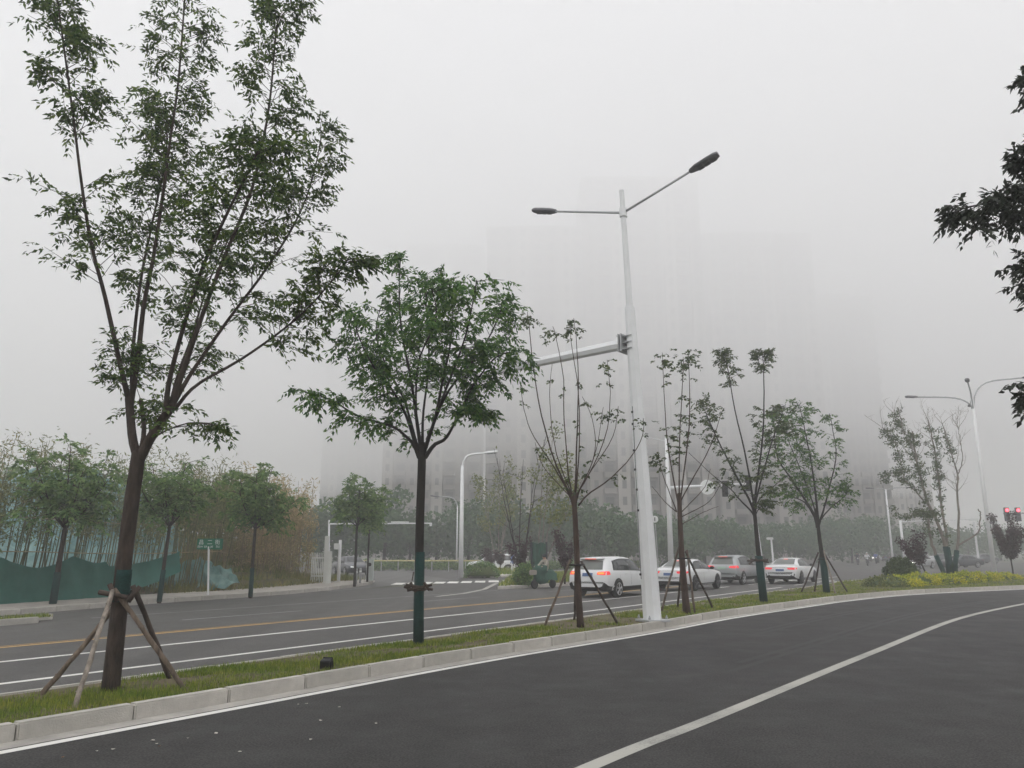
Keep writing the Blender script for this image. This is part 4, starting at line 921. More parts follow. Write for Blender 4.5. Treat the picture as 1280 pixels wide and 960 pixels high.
fm = Matrix(((dm.x, w.x, 0, 0), (dm.y, w.y, 0, 0), (dm.z, w.z, 1, 0), (0, 0, 0, 1)))
mb.box(ma0 + dm * .3, (.03, .44, .48), mtx=fm); mb.box(ma0 + dm * .22, (.03, .44, .48), mtx=fm)
for z in (-.17, 0, .17): mb.box(ma0 + dm * .12 + Vector((0, 0, z)), (.36, .34, .022), mtx=fm)
for a in (-.18, .18):
    for z in (-.2, .2): mb.tube([ma0 + dm * .19 + w * a + Vector((0, 0, z)), ma0 + dm * .36 + w * a + Vector((0, 0, z))], .018, 6)
mb.build('arm_flange', 'galv', lp)

def bent_lamp(name, label, base, H, arms, r=.11, group=None, cat='street lamp', head='lamp_grey'):
    t = thing(name, label, cat, base, group); base = Vector(base)
    mb = MB(); mb.tube([base, base + Vector((0, 0, H * .5)), base + Vector((0, 0, H))], [r, r * .8, r * .6], 10); mb.build('post', 'pole_white', t, smooth=True)
    for z, dx, dy, up, thick in arms:
        p = base + Vector((0, 0, z)); P = [p, p + Vector((dx * .08, dy * .08, up * .55)), p + Vector((dx * .35, dy * .35, up * .9)), p + Vector((dx, dy, up))]
        mb = MB(); C = crom([tuple(q) for q in P], 12); mb.tube(C, thick, 8); a = mb.build('lamp_arm', 'pole_white' if head == 'pole_white' else 'galv', t, smooth=True)
        led_head('lamp_head', a, Vector(C[-1]), Vector((dx, dy, up * .12)), .95, .34, .12).data.materials[0] = M[head]
    return t
pl = gd(576, 722, .14)
bent_lamp('street_lamp', 'single-armed curved white lamp on the small island by the side road', pl, 7.2, [(7.0, 1.4, -.2, 1.0, .075)], .17, head='pole_white')
pl2 = at(571, 689, 84); pl2.z = 0; bent_lamp('street_lamp', 'small hazy lamp with a left-pointing arm far behind the curved white lamp', pl2, 6.6, [(6.4, -2.0, 0, 1.2, .06)], .1)
pr_ = at(1243, 690, 62); pr_.z = .0
bent_lamp('street_lamp', 'tall lamp with several outspread curved arms beyond the planted island', pr_ + Vector((-.2, 0, 0)), 14.6, [(13.0, -4.2, .5, 1.3, .06), (13.0, -2.3, -3.5, 1.7, .06), (13.0, 4.0, -.5, 2.7, .06), (13.1, 2.2, 4.0, 1.2, .05)], .18)
for (u, Y, H, dx, lab) in [(1115, 92, 9.0, -1.0, 'slim hazy lamp post between the last strip tree and the many-stemmed tree'), ]:
    p = at(u, 689, Y); p.z = 0; bent_lamp('street_lamp', lab, p, H, [(H - .3, 2.6, 0, .5, .05), (H - .3, -1.4, 0, .4, .05)], .13)

def signal_box(parent, p, lit=None, back=True, s=1.0):
    mb = MB(); mb.box(p, (.36 * s, .2 * s, 1.05 * s), bev=.02); o = mb.build('signal_head', 'black', parent)
    for i in range(3):
        m = MB(); m.lathe([(.125 * s, 0), (.14 * s, -.02 * s), (.14 * s, -.2 * s), (.12 * s, -.2 * s), (.12 * s, -.03 * s)], 14, p + Vector((0, -.1 * s, (.33 - .33 * i) * s)), 'Y'); m.build('visor', 'black', o)
    return o
# signal mast behind the waiting cars
pm = at(838, 690, 50); pm.z = 0
sm = thing('signal_mast', 'white signal mast with a horizontal arm behind the second waiting car', 'traffic signal', pm)
top = at(832, 546, 50); arm0 = at(835.5, 610, 50)
mb = MB(); mb.tube([pm, arm0, top], [.19, .15, .06], 10); mb.build('post', 'pole_white', sm, smooth=True)
arm1 = at(946, 604, 51); mb = MB(); mb.tube([arm0, arm1], [.11, .07], 8); mb.build('arm', 'pole_white', sm, smooth=True)
mb = MB(); mb.tube([at(833, 552, 50), at(808, 546, 50.5)], [.04, .03], 6); mb.build('lamp_arm', 'pole_white', sm)
signal_box(sm, at(906, 611, 50.6), s=.98); signal_box(sm, at(935, 604, 50.9), s=.98)
mb = MB(); c = at(884, 609, 50.3); mb.lathe([(.46, 0), (.48, .012), (.46, .025)], 26, c, 'Y'); mb.build('round_sign', 'sign_white', sm)
# plain pole with camera arm right of it, and a CCTV post
pq = at(952.5, 690, 52); pq.z = 0
q = thing('mast', 'slim white pole standing just behind the collared strip tree', 'pole', pq); mb = MB(); mb.tube([pq, at(941, 625, 52)], [.13, .09], 10); mb.build('post', 'pole_white', q, smooth=True); mb = MB(); mb.lathe([(.1, 0), (.12, .02), (.1, .06)], 10, at(941, 625, 52)); mb.build('cap', 'galv', q)
pc = at(966, 690, 60); pc.z = 0
q = thing('camera_post', 'short post with a small white camera left of the last strip tree', 'camera post', pc); tp = at(964, 674, 60); mb = MB(); mb.tube([pc, tp], .07, 8); mb.build('post', 'pole_white', q); mb = MB(); mb.box(tp + Vector((-.1, 0, .05)), (.5, .2, .18), bev=.03); mb.build('camera', 'sign_white', q)
pd = at(1130, 690, 104); pd.z = 0
q = thing('mast', 'thick hazy white mast with long gantry arm beyond the many-stemmed tree', 'gantry', pd); mb = MB(); mb.tube([pd, at(1125, 650, 104)], [.2, .15], 10); mb.build('post', 'pole_white', q, smooth=True)
mb = MB(); mb.tube([at(1126, 652, 104), at(1216, 649, 108)], [.07, .05], 8); mb.build('arm', 'pole_white', q, smooth=True)
pe = at(1222, 690, 110); pe.z = 0
q = thing('mast', 'hazy slim pole under the far end of the gantry arm', 'pole', pe); mb = MB(); mb.tube([pe, at(1217, 652, 110)], [.16, .12], 8); mb.build('post', 'pole_white', q); mb = MB(); mb.box(at(1217, 649.5, 110), (1.2, .3, .3), bev=.03); mb.build('camera', 'sign_white', q)
# red traffic lights at the right edge
pz = at(1292, 690, 72); pz.z = 0
q = thing('signal_mast', 'signal mast with red traffic lights lit, at the right beyond the purple tree', 'traffic signal', pz)
mb = MB(); mb.tube([pz, pz + Vector((0, 0, 6.2))], [.16, .11], 9); mb.build('post', 'pole_white', q); mb = MB(); mb.tube([at(1292, 641, 72), at(1254, 642, 72)], .06, 8); mb.build('arm', 'galv', q)
for u in (1258.5, 1272.5):
    c = at(u, 643, 71.8); mb = MB(); mb.box(c, (.42, .22, 1.25), bev=.02); hd = mb.build('signal_head', 'lamp_grey', q)
    m = MB(); m.lathe([(.15, 0), (.15, -.03), (.1, -.05)], 16, c + Vector((0, -.11, .38)), 'Y'); m.build('red_light', 'signal_red', hd)
    for z in (0, -.38): m = MB(); m.lathe([(.15, 0), (.15, -.03), (.1, -.05)], 16, c + Vector((0, -.11, z)), 'Y'); m.build('dark_light', 'lamp_led', hd)
# street-name sign
ps = gd(260, 744, .13); YS = ps.y
q = thing('street_sign', 'green street-name sign with white characters on a pale post before the torn net', 'street sign', ps)
mb = MB(); mb.tube([ps, at(261, 683, YS)], .04, 8); mb.build('post', 'pole_white', q)
c = at(262.5, 680, YS); wS, hS = .032 * YS + .05, .0137 * YS
wS = (at(278.5, 680, YS) - at(246.5, 680, YS)).length; hS = (at(262, 673.5, YS) - at(262, 687, YS)).length
mb = MB(); mb.box(c, (wS, .05, hS), bev=.012); pn = mb.build('panel', 'sign_green', q)
def text(body, size, p, m, parent, rz=0.0):
    cu = bpy.data.curves.new('lettering', 'FONT'); cu.body = body; cu.size = size; cu.align_x = 'CENTER'; cu.align_y = 'CENTER'; cu.extrude = .002
    o = bpy.data.objects.new('lettering', cu); COL.objects.link(o); bpy.context.view_layer.update()
    me = bpy.data.meshes.new_from_object(o.evaluated_get(bpy.context.evaluated_depsgraph_get())); bpy.data.objects.remove(o)
    mt = Matrix.Translation(p - ORG[parent.name]) @ Matrix.Rotation(rz, 4, 'Z') @ Matrix.Rotation(math.pi / 2, 4, 'X'); me.transform(mt); me.materials.clear()
    return link_mesh('lettering', me, m, parent)
for ch, dx in (('昌', -.335), ('二', 0), ('街', .3)): text(ch, hS * .5, c + Vector((wS * dx, -.03, hS * .14)), 'sign_white', pn)
for ch, dx in (('西W', -.36), ('ER', -.15), ('JIE', .09), ('东E', .32)): text(ch, hS * .26, c + Vector((wS * dx, -.03, -hS * .26)), 'sign_white', pn)
# small road sign in the distance right of the lamp post
pt = at(823, 690, 47); pt.z = 0
q = thing('round_sign_post', 'small round white sign on a thin post beside the white lamp post', 'road sign', pt); mb = MB(); mb.tube([pt, at(819, 655, 47)], .03, 6); mb.build('post', 'galv', q); mb = MB(); mb.lathe([(.2, 0), (.21, .01), (.2, .02)], 20, at(818.5, 649, 46.9), 'Y'); mb.build('disc', 'sign_white', q)
mb = MB(); mb.box(at(818.5, 649, 46.86), (.06, .01, .22), rz=.3); mb.build('mark', 'black', q)
# gantry over the side road (behind the dense tree)
pg = at(412, 690, 60); pg.z = 0
q = thing('mast', 'white mast whose long thin arm with a camera reaches behind the dense green tree', 'gantry', pg); mb = MB(); mb.tube([pg, at(411.5, 650, 60)], [.09, .07], 8); mb.build('post', 'pole_white', q)
mb = MB(); mb.tube([at(411.5, 655, 60), at(540, 654, 62)], [.055, .045], 8); mb.build('arm', 'pole_white', q); mb = MB(); mb.box(at(538.5, 656, 61.9), (.18, .3, .22), bev=.03); mb.build('camera', 'sign_white', q)
for u, w_ in ((466, .6), (500, 1.4), (480, .5)): mb = MB(); mb.box(at(u, 652.6, 61), (w_, .1, .09), bev=.02); mb.build('light_bar', 'sign_white', q)
# white gate, posts and cabinet at the pavement corner
pgt = gd(405, 729, .13); YG = pgt.y
q = thing('white_gate', 'white paling gate with tall pillar at the end of the dry bamboo', 'gate', pgt)
mb = MB(); mb.box((at(408, 689, YG).x, YG, 1.35), (.2, .2, 2.5), bev=.02); mb.build('pillar', 'white_wall', q)
mb = MB(); mb.box((at(414, 689, YG).x, YG - .3, .95), (.22, .22, 1.7), bev=.02); mb.build('post', 'white_wall', q)
for k in range(9):
    mb = MB(); x = at(390 + k * 2.2, 689, YG).x; mb.box((x, YG + .1, .95), (.04, .03, 1.55), bev=.006); mb.build('paling', 'white_wall', q)
for z in (.5, 1.45): mb = MB(); mb.box(((at(390, 689, YG).x + at(408, 689, YG).x) / 2, YG + .14, z), ((at(408, 689, YG).x - at(390, 689, YG).x), .03, .07)); mb.build('rail', 'white_wall', q)
ppo = gd(423, 727, .13); q = thing('mast', 'white post with a small box plate near the white gate', 'pole', ppo); mb = MB(); mb.tube([ppo, at(425.5, 675, ppo.y)], [.1, .08], 8); mb.build('post', 'pole_white', q, smooth=True); mb = MB(); mb.box(at(421, 683, ppo.y - .1), (.3, .16, .34), bev=.02); mb.build('box_plate', 'sign_white', q)
pcb = gd(462, 727.5, .13); q = thing('utility_cabinet', 'pale utility cabinet with a dark round mark at the pavement corner', 'cabinet', pcb); mb = MB(); mb.box(pcb + Vector((0, 0, .62)), (.36, .36, 1.2), bev=.025); mb.build('housing', 'plastic_box', q)
mb = MB(); mb.lathe([(.1, 0), (.1, -.01)], 16, pcb + Vector((0, -.182, .95)), 'Y'); mb.build('round_mark', 'black', q); mb = MB(); mb.box(pcb + Vector((0, 0, .03)), (.5, .5, .1), bev=.02); mb.build('plinth', 'kerb', q)
for i, (u, v) in enumerate(((445, 730.5), (450, 729))):
    pbz = gd(u, v, .13); q = thing('bollard', 'short pale bollard between the corner trees', 'bollard', pbz, 'bollards at the pavement corner'); mb = MB(); mb.lathe([(.06, 0), (.06, .75), (.045, .8)], 12, pbz); mb.build('shaft', 'galv', q, smooth=True); mb = MB(); mb.lathe([(.065, .58), (.065, .66)], 12, pbz); mb.build('band', 'sign_white', q)
# floodlight in the strip
pf = gd(408, 838, .12)
q = thing('floodlight', 'small black floodlight box lying in the grass behind the kerb', 'floodlight', pf, rz=-.25)
fb = MB(); fb.box((0, 0, .09), (.17, .1, .13), mtx=Matrix.Rotation(.35, 4, 'X'), bev=.012); fb.build('housing', 'black', q)
fb = MB(); fb.box((-.0, .045, .13), (.15, .012, .1), mtx=Matrix.Rotation(.35, 4, 'X')); fb.build('lens', 'glass', q)
fb = MB(); fb.tube([(-.1, 0, .0), (-.1, 0, .12), (-.085, 0, .13)], .008, 5); fb.tube([(.1, 0, .0), (.1, 0, .12), (.085, 0, .13)], .008, 5); fb.build('bracket', 'black', q)

# ------------------------------------------------------------------ cars
SUV = [(-2.19, .42, .62, .70, .70, .60), (-2.175, .36, .78, .82, .88, .72), (-2.12, .30, .90, .875, 1.02, .74), (-2.03, .27, .96, .895, 1.13, .71), (-1.86, .25, .99, .905, 1.36, .65), (-1.72, .25, 1.0, .91, 1.53, .60), (-1.4, .24, 1.0, .915, 1.57, .60), (-.6, .23, .99, .915, 1.59, .61),
       (.0, .23, .975, .915, 1.575, .61), (.45, .23, .965, .915, 1.49, .60), (.85, .23, .955, .91, 1.25, .64), (1.15, .23, .95, .905, 1.03, .68), (1.5, .24, .92, .90, .99, .68), (1.95, .28, .85, .86, .92, .62), (2.12, .32, .74, .78, .82, .55), (2.19, .40, .6, .66, .66, .5)]
SED = [(-2.36, .45, .6, .66, .68, .55), (-2.335, .36, .78, .82, .9, .70), (-2.27, .32, .88, .87, 1.0, .75), (-2.1, .28, .92, .89, 1.035, .75), (-1.75, .25, .93, .9, 1.055, .73), (-1.55, .24, .93, .905, 1.10, .70), (-1.2, .23, .93, .91, 1.28, .62), (-.85, .23, .93, .915, 1.39, .575), (-.3, .22, .925, .915, 1.43, .57),
       (.2, .22, .92, .915, 1.40, .57), (.65, .22, .91, .91, 1.22, .62), (1.05, .23, .90, .905, 1.0, .68), (1.5, .24, .86, .9, .93, .68), (2.05, .28, .78, .86, .84, .62), (2.27, .33, .68, .76, .74, .52), (2.36, .42, .56, .62, .6, .46)]
def car(name, label, st, paint, x_off, heading, wb, wr, kind, rim='rim', lights='tail_on', plate='plate_blue', cladding=False, brake=True, front_on=False, group='cars waiting on the main road', reverse_only=False):
    root = thing(name, label, 'car', (0, 0, 0), group); ORG[root.name] = Vector((0, 0, 0))
    X = np.array(st); ns = 46; xs = np.interp(np.linspace(0, 1, ns), np.linspace(0, 1, len(X)), X[:, 0])
    prm = np.array(crom([r for r in X], ns)); prm[:, 0] = np.maximum.accumulate(prm[:, 0])
    vs = []; K = 0
    for x, zb, zt, hb, zr, hr in prm:
        half = [(0, zb), (hb * .80, zb), (hb * .94, zb + .05), (hb * .995, zb + .2), (hb * 1.0, lerp(zb + .2, zt, .45)), (hb * .985, zt - .07), (hb * .965, zt), (lerp(hb * .965, hr, .5) + .012, lerp(zt, zr, .5)), (hr + .012, lerp(zt, zr, .86)), (hr * .9, zr - .008 - .02 * (zr - zt)), (hr * .5, zr + .004), (0, zr + .008)]
        ring = half + [(-y, z) for y, z in half[-2:0:-1]]; K = len(ring); vs += [(x, y, z) for y, z in ring]
    fs = [(i * K + k, (i + 1) * K + k, (i + 1) * K + (k + 1) % K, i * K + (k + 1) % K) for i in range(ns - 1) for k in range(K)] + [tuple(range(K)), tuple(range((ns - 1) * K + K - 1, (ns - 1) * K - 1, -1))]
    fs = [f[::-1] for f in fs]
    mb = MB(); mb.add(vs, fs); body = mb.build('body', paint, root, smooth=True, sharp=38)
    body.data.materials.append(M['black'])           # unpainted lower bumper and sills
    for pg_ in body.data.polygons:
        c_ = pg_.center
        if (kind == 'suv' and (c_.z < .36 or (c_.z < (.56 if cladding else .5) and c_.x < -1.75))) or (kind != 'suv' and (c_.z < .3 or (c_.z < .5 and c_.x < -2.0 and abs(c_.y) < .8))): pg_.material_index = 1
    bv = BVHTree.FromPolygons([Vector(v) for v in vs], fs)
    def hit(p, ax, off):
        o, d = {'R': (Vector((p[0], -3, p[1])), Vector((0, 1, 0))), 'L': (Vector((p[0], 3, p[1])), Vector((0, -1, 0))), 'B': (Vector((-6, p[0], p[1])), Vector((1, 0, 0))), 'F': (Vector((6, p[0], p[1])), Vector((-1, 0, 0))), 'T': (Vector((p[0], p[1], 5)), Vector((0, 0, -1)))}[ax]
        h = bv.ray_cast(o, d)[0]
        if h is None:
            h = bv.find_nearest(o + d * (3 if ax in 'RL' else 4))[0]
        return h - d * off
    def patch(nm, lo, hi, ax, m, off=.006, nx=12, nz=5, par=root):
        A, B = crom2(lo, nx), crom2(hi, nx); g = MB(); P = [hit((lerp(a[0], b[0], j / (nz - 1)), lerp(a[1], b[1], j / (nz - 1))), ax, off) for a, b in zip(A, B) for j in range(nz)]
        g.add(P, [(i * nz + j, (i + 1) * nz + j, (i + 1) * nz + j + 1, i * nz + j + 1) for i in range(nx - 1) for j in range(nz - 1)]); return g.build(nm, m, par, smooth=True)
    suv = kind == 'suv'
    for ax in 'RL':
        if suv:
            patch('window_trim', [(-1.62, 1.06), (-.4, 1.035), (1.0, 1.0)], [(-1.42, 1.42), (-.7, 1.505), (-.0, 1.495), (.38, 1.41), (1.02, 1.02)], ax, 'black', .004, 22, 6)
            patch('window', [(-1.5, 1.085), (-1.15, 1.075)], [(-1.34, 1.39), (-1.12, 1.44)], ax, 'glass', .008, 6); patch('window', [(-1.08, 1.075), (-.22, 1.055)], [(-1.05, 1.45), (-.25, 1.475)], ax, 'glass', .008, 8); patch('window', [(-.14, 1.05), (.86, 1.03)], [(-.16, 1.47), (.34, 1.385), (.84, 1.05)], ax, 'glass', .008, 10)
        else:
            patch('window_trim', [(-1.42, .985), (-.4, .98), (.92, .955)], [(-1.2, 1.17), (-.75, 1.325), (-.2, 1.36), (.22, 1.325), (.92, .965)], ax, 'black', .004, 22, 6)
            patch('window', [(-1.3, 1.0), (-.32, 1.0)], [(-1.12, 1.18), (-.72, 1.295), (-.34, 1.325)], ax, 'glass', .008, 9); patch('window', [(-.25, 1.0), (.76, .985)], [(-.27, 1.325), (.18, 1.295), (.76, 1.0)], ax, 'glass', .008, 10)
        for xw in (-wb / 2, wb / 2):
            r = wr + .07; pts = [(xw + x_off + r * math.cos(a), wr + r * math.sin(a)) for a in np.linspace(math.pi, 0, 16)]
            inn = [(xw + x_off + .02 * math.cos(a), wr + .02 * math.sin(a)) for a in np.linspace(math.pi, 0, 16)]
            base_ = [(p[0], .27) for p in pts]
            patch('wheel_arch', base_, pts, ax, 'black', .003, 16, 5)
        zs = .42 if cladding else .33
        patch('sill', [(-wb / 2 + x_off + .3, .24), (wb / 2 + x_off - .3, .24)], [(-wb / 2 + x_off + .3, zs), (wb / 2 + x_off - .3, zs)], ax, 'black', .004, 10, 3)
        y = -.9 if ax == 'R' else .9; xm = .72 if suv else .62; zm = 1.08 if suv else 1.02
        mb = MB(); mb.box((xm, y * 1.07, zm), (.14, .2, .14), bev=.035); mb.tube([(xm + .03, y * .92, zm - .04), (xm + .02, y * 1.02, zm - .03)], .03, 6); mb.build('mirror', paint if suv else 'black', root, smooth=True)
        for xh in ((-.62, .3) if suv else (-.6, .35)):
            h = hit((xh, .9 if suv else .83), ax, .012); mb = MB(); mb.box(h, (.2, .03, .03), bev=.008); mb.build('door_handle', paint, root)
        for xd in ((-.19, -1.1) if suv else (-.29, -1.12)):
            patch('door_seam', [(xd - .006, .36), (xd + .006, .36)], [(xd - .006, .97 if suv else .92), (xd + .006, .97 if suv else .92)], ax, 'black', .002, 2, 6)
    # rear
    if suv:
        patch('rear_window', [(-.62, 1.09), (0, 1.085), (.62, 1.09)], [(-.52, 1.43), (0, 1.46), (.52, 1.43)], 'B', 'glass_rear' , .008, 12, 6)
        mb = MB(); mb.box((-1.76, 0, 1.52), (.26, 1.08, .035), bev=.012, mtx=Matrix.Rotation(-.12, 4, 'Y')); sp_ = mb.build('spoiler', paint if brake else 'black', root, smooth=True)
        if brake: mb = MB(); mb.box((-1.895, .0, 1.497), (.015, .5, .028)); mb.build('brake_light', 'brake', sp_)
        for sg in (-1, 1):
            lo = [(sg * .42, .90), (sg * .8, .885)]; hi = [(sg * .44, 1.0), (sg * .8, 1.03)]
            ta = patch('tail_light', lo, hi, 'B', lights, .012, 10, 5)
            if lights == 'tail_on' and cladding: patch('indicator', [(sg * .46, .925), (sg * .74, .925)], [(sg * .47, .985), (sg * .74, .99)], 'B', 'amber', .018, 8, 3, ta)
            patch('tail_light_side', [(-2.14, .89), (-1.93, .9)], [(-2.08, 1.03), (-1.93, 1.03)], 'R' if sg < 0 else 'L', 'tail_off' if lights != 'tail_on' else lights, .012, 6, 4, ta)
        patch('number_plate', [(-.23, .83), (.23, .83)], [(-.23, .96), (.23, .96)] , 'B', plate, .012, 6, 3)
    else:
        patch('rear_window', [(-1.6, -.6), (-1.64, 0), (-1.6, .6)], [(-.92, -.5), (-.96, 0), (-.92, .5)], 'T', 'glass_rear', .008, 12, 7)
        for sg in (-1, 1):
            ta = patch('tail_light', [(sg * .46, .795), (sg * .82, .79)], [(sg * .40, .885), (sg * .82, .91)], 'B', lights, .012, 10, 4)
            patch('tail_light_side', [(-2.29, .80), (-2.08, .83)], [(-2.24, .9), (-2.08, .9)], 'R' if sg < 0 else 'L', lights, .012, 6, 4, ta)
        if brake: patch('brake_light', [(-1.1, -.12), (-1.1, .12)], [(-1.03, -.12), (-1.03, .12)], 'T', 'brake', .016, 4, 3)
        patch('number_plate', [(-.23, .70), (.23, .70)], [(-.23, .82), (.23, .82)], 'B', plate, .014, 6, 3)
        patch('boot_seam', [(-.7, .905), (.7, .905)], [(-.7, .913), (.7, .913)], 'B', 'black', .004, 10, 2)
    # front
    wz = (.85, 1.04) if suv else (.9, .98)
    if suv: patch('windscreen', [(1.02, -.6), (1.06, 0), (1.02, .6)], [(.45, -.52), (.5, 0), (.45, .52)], 'T', 'glass', .008, 12, 6)
    else: patch('windscreen', [(.98, -.62), (1.02, 0), (.98, .62)], [(.28, -.5), (.32, 0), (.28, .5)], 'T', 'glass', .008, 12, 6)
    for sg in (-1, 1): patch('headlight', [(sg * .42, .62), (sg * .74, .64)], [(sg * .42, .7), (sg * .72, .74)], 'F', 'headlight' if front_on else 'sign_white', .012, 6, 3)
    patch('grille', [(-.36, .42), (.36, .42)], [(-.4, .64), (.4, .64)], 'F', 'black', .01, 8, 4)
    # wheels
    for xw in (-wb / 2, wb / 2):
        for sg in (-1, 1):
            yo = sg * .93; w = bpy.data.objects.new('wheel', None); COL.objects.link(w); w.parent = root; w.location = (xw + x_off, yo, wr); w.empty_display_size = .1; ORG[w.name] = Vector((0, 0, 0))
            tw = -sg * .22; prof = [(wr * .62, 0), (wr * .93, 0), (wr, -sg * .035), (wr, tw + sg * .03), (wr * .93, tw), (wr * .62, tw)]
            mb = MB(); mb.lathe(prof, 28, (0, 0, 0), 'Y'); mb.build('tyre', 'tyre', w, smooth=True, sharp=40)
            mb = MB(); mb.lathe([(wr * .70, sg * .004), (wr * .72, sg * .01), (wr * .62, sg * .008), (wr * .6, -sg * .03)], 24, (0, 0, 0), 'Y', cap=False); mb.lathe([(.06, -.03), (.06, sg * .01)], 12, (0, 0, 0), 'Y')
            for k in range(5):
                a = k * 2 * math.pi / 5 + .3
                for da in (-.13, .13): mb.tube([(.05 * math.cos(a), sg * .002, .05 * math.sin(a)), (wr * .66 * math.cos(a + da), sg * .008, wr * .66 * math.sin(a + da))], [.026, .02], 5)
            mb.build('rim', rim, w); mb = MB(); mb.lathe([(wr * .61, sg * .001), (wr * .61, -sg * .01)], 20, (0, 0, 0), 'Y'); mb.build('brake_disc', 'black', w)
    return root
def crom2(P, n):
    if len(P) == n: return P
    if len(P) == 2: return [(lerp(P[0][0], P[1][0], i / (n - 1)), lerp(P[0][1], P[1][1], i / (n - 1))) for i in range(n)]
    return [tuple(p) for p in crom(P, n)]
def place(o, p, heading): o.location = (p[0], p[1], p[2] if len(p) > 2 else .0); o.rotation_euler = (0, 0, heading)
HEAD = math.pi / 2 - TH
c1 = car('car', 'white compact sport utility car with orange and red rear lamps, behind the nearly leafless tree', SUV, 'car_white', 0.0, HEAD, 2.6, .345, 'suv', cladding=True); place(c1, R(29.4, 15.75), HEAD)
c2 = car('car', 'white saloon car just right of the lamp post, behind the sparse propped tree', SED, 'car_white', .05, HEAD, 2.8, .335, 'sedan', rim='rim_dark'); place(c2, R(36.3, 15.35), HEAD)
c3 = car('car', 'grey sport utility car with a green number plate between two white saloons', SUV, 'car_grey', 0.0, HEAD, 2.6, .34, 'suv', plate='plate_green', cladding=False); place(c3, R(44.4, 15.9), HEAD)
c4 = car('car', 'white saloon car with black lower bumper, behind the last propped strip tree', SED, 'car_white', .05, HEAD, 2.8, .335, 'sedan', rim='rim_dark'); place(c4, R(47.3, 13.55), HEAD)
cd = car('car', 'dark parked car under the corner trees by the side road', SED, 'car_dark', .05, 0, 2.8, .335, 'sedan', lights='tail_off', brake=False, group='cars around the junction'); p = at(440, 690, 60); place(cd, (p.x, 60, 0), math.radians(-62))
cw = car('car', 'white car passing behind the purple shrubs across the junction', SUV, 'car_white', 0, 0, 2.6, .34, 'suv', lights='tail_off', brake=False, group='cars around the junction'); p = gd(618, 716.5); place(cw, (p.x, p.y, 0), math.radians(172))
mb = MB(); mb.box((-.3, 0, 1.66), (.5, 1.0, .09), bev=.03); mb.build('roof_bar', mat('roof_tan', (.5, .36, .2), .5), cw)
cs_ = car('car', 'hazy silver oncoming car with headlights on beyond the ball bush', SED, 'car_silver', .05, 0, 2.8, .335, 'sedan', lights='tail_off', brake=False, front_on=True, group='cars around the junction'); p = at(1146, 690, 84); place(cs_, (p.x, 84, 0), math.radians(-140))
for i, (u, Y, hd, lab) in enumerate([(1200, 88, 195, 'hazy car behind the forked stem of the many-stemmed tree'), (1100, 140, 200, 'far hazy parked car left of the slim lamp post'), (1120, 132, 20, 'far hazy parked car right of the slim lamp post'), (1147, 122, 190, 'far hazy parked car above the oncoming silver car'), (1176, 126, 10, 'far hazy parked car below the gantry arm'), (1228, 120, 15, 'far hazy parked car near the tall many-armed lamp')]):
    o = copy_tree(cs_ if i in (1, 3) else cd); p = at(u, 690, Y); place(o, (p.x, Y, 0), math.radians(hd)); tag(o, lab, 'car', 'cars around the junction')

# ------------------------------------------------------------------ people and scooters
def body_mesh(J, E, rad, split, mats):
    """one continuous skinned figure; split: list of (test(center) -> material index)"""
    me = bpy.data.meshes.new('body'); names = list(J); me.from_pydata([J[k] for k in names], [(names.index(a), names.index(b)) for a, b in E], [])
    o = bpy.data.objects.new('body', me); COL.objects.link(o); md = o.modifiers.new('skin', 'SKIN'); sub = o.modifiers.new('sub', 'SUBSURF'); sub.levels = sub.render_levels = 1
    for i, k in enumerate(names):
        me.skin_vertices[0].data[i].radius = (rad[k], rad[k]); me.skin_vertices[0].data[i].use_root = (k == 'pelvis')
    bpy.context.view_layer.update(); m2 = bpy.data.meshes.new_from_object(o.evaluated_get(bpy.context.evaluated_depsgraph_get())); bpy.data.objects.remove(o)
    m2.materials.clear()
    for m in mats: m2.materials.append(M[m])
    for pl_ in m2.polygons: pl_.material_index = split(pl_.center); pl_.use_smooth = True
    return m2
RAD = dict(pelvis=.155, waist=.14, chest=.165, neck=.06, head=.1, crown=.085, sl=.085, el=.055, wl=.042, hl=.05, sr=.085, er=.055, wr=.042, hr=.05, hipl=.1, kl=.07, al=.05, tl=.045, hipr=.1, kr=.07, ar=.05, tr=.045)
EDG = [('pelvis', 'waist'), ('waist', 'chest'), ('chest', 'neck'), ('neck', 'head'), ('head', 'crown'), ('chest', 'sl'), ('sl', 'el'), ('el', 'wl'), ('wl', 'hl'), ('chest', 'sr'), ('sr', 'er'), ('er', 'wr'), ('wr', 'hr'), ('pelvis', 'hipl'), ('hipl', 'kl'), ('kl', 'al'), ('al', 'tl'), ('pelvis', 'hipr'), ('hipr', 'kr'), ('kr', 'ar'), ('ar', 'tr')]
SIT = dict(pelvis=(-.12, 0, .82), waist=(-.13, 0, 1.02), chest=(-.09, 0, 1.24), neck=(-.05, 0, 1.42), head=(-.02, 0, 1.52), crown=(-.02, 0, 1.62), sl=(-.07, .2, 1.3), el=(.1, .28, 1.1), wl=(.34, .27, 1.05), hl=(.42, .27, 1.05), sr=(-.07, -.2, 1.3), er=(.1, -.28, 1.1), wr=(.34, -.27, 1.05), hr=(.42, -.27, 1.05),
           hipl=(-.02, .11, .8), kl=(.34, .13, .74), al=(.3, .13, .38), tl=(.44, .13, .34), hipr=(-.02, -.11, .8), kr=(.34, -.13, .74), ar=(.3, -.13, .38), tr=(.44, -.13, .34))
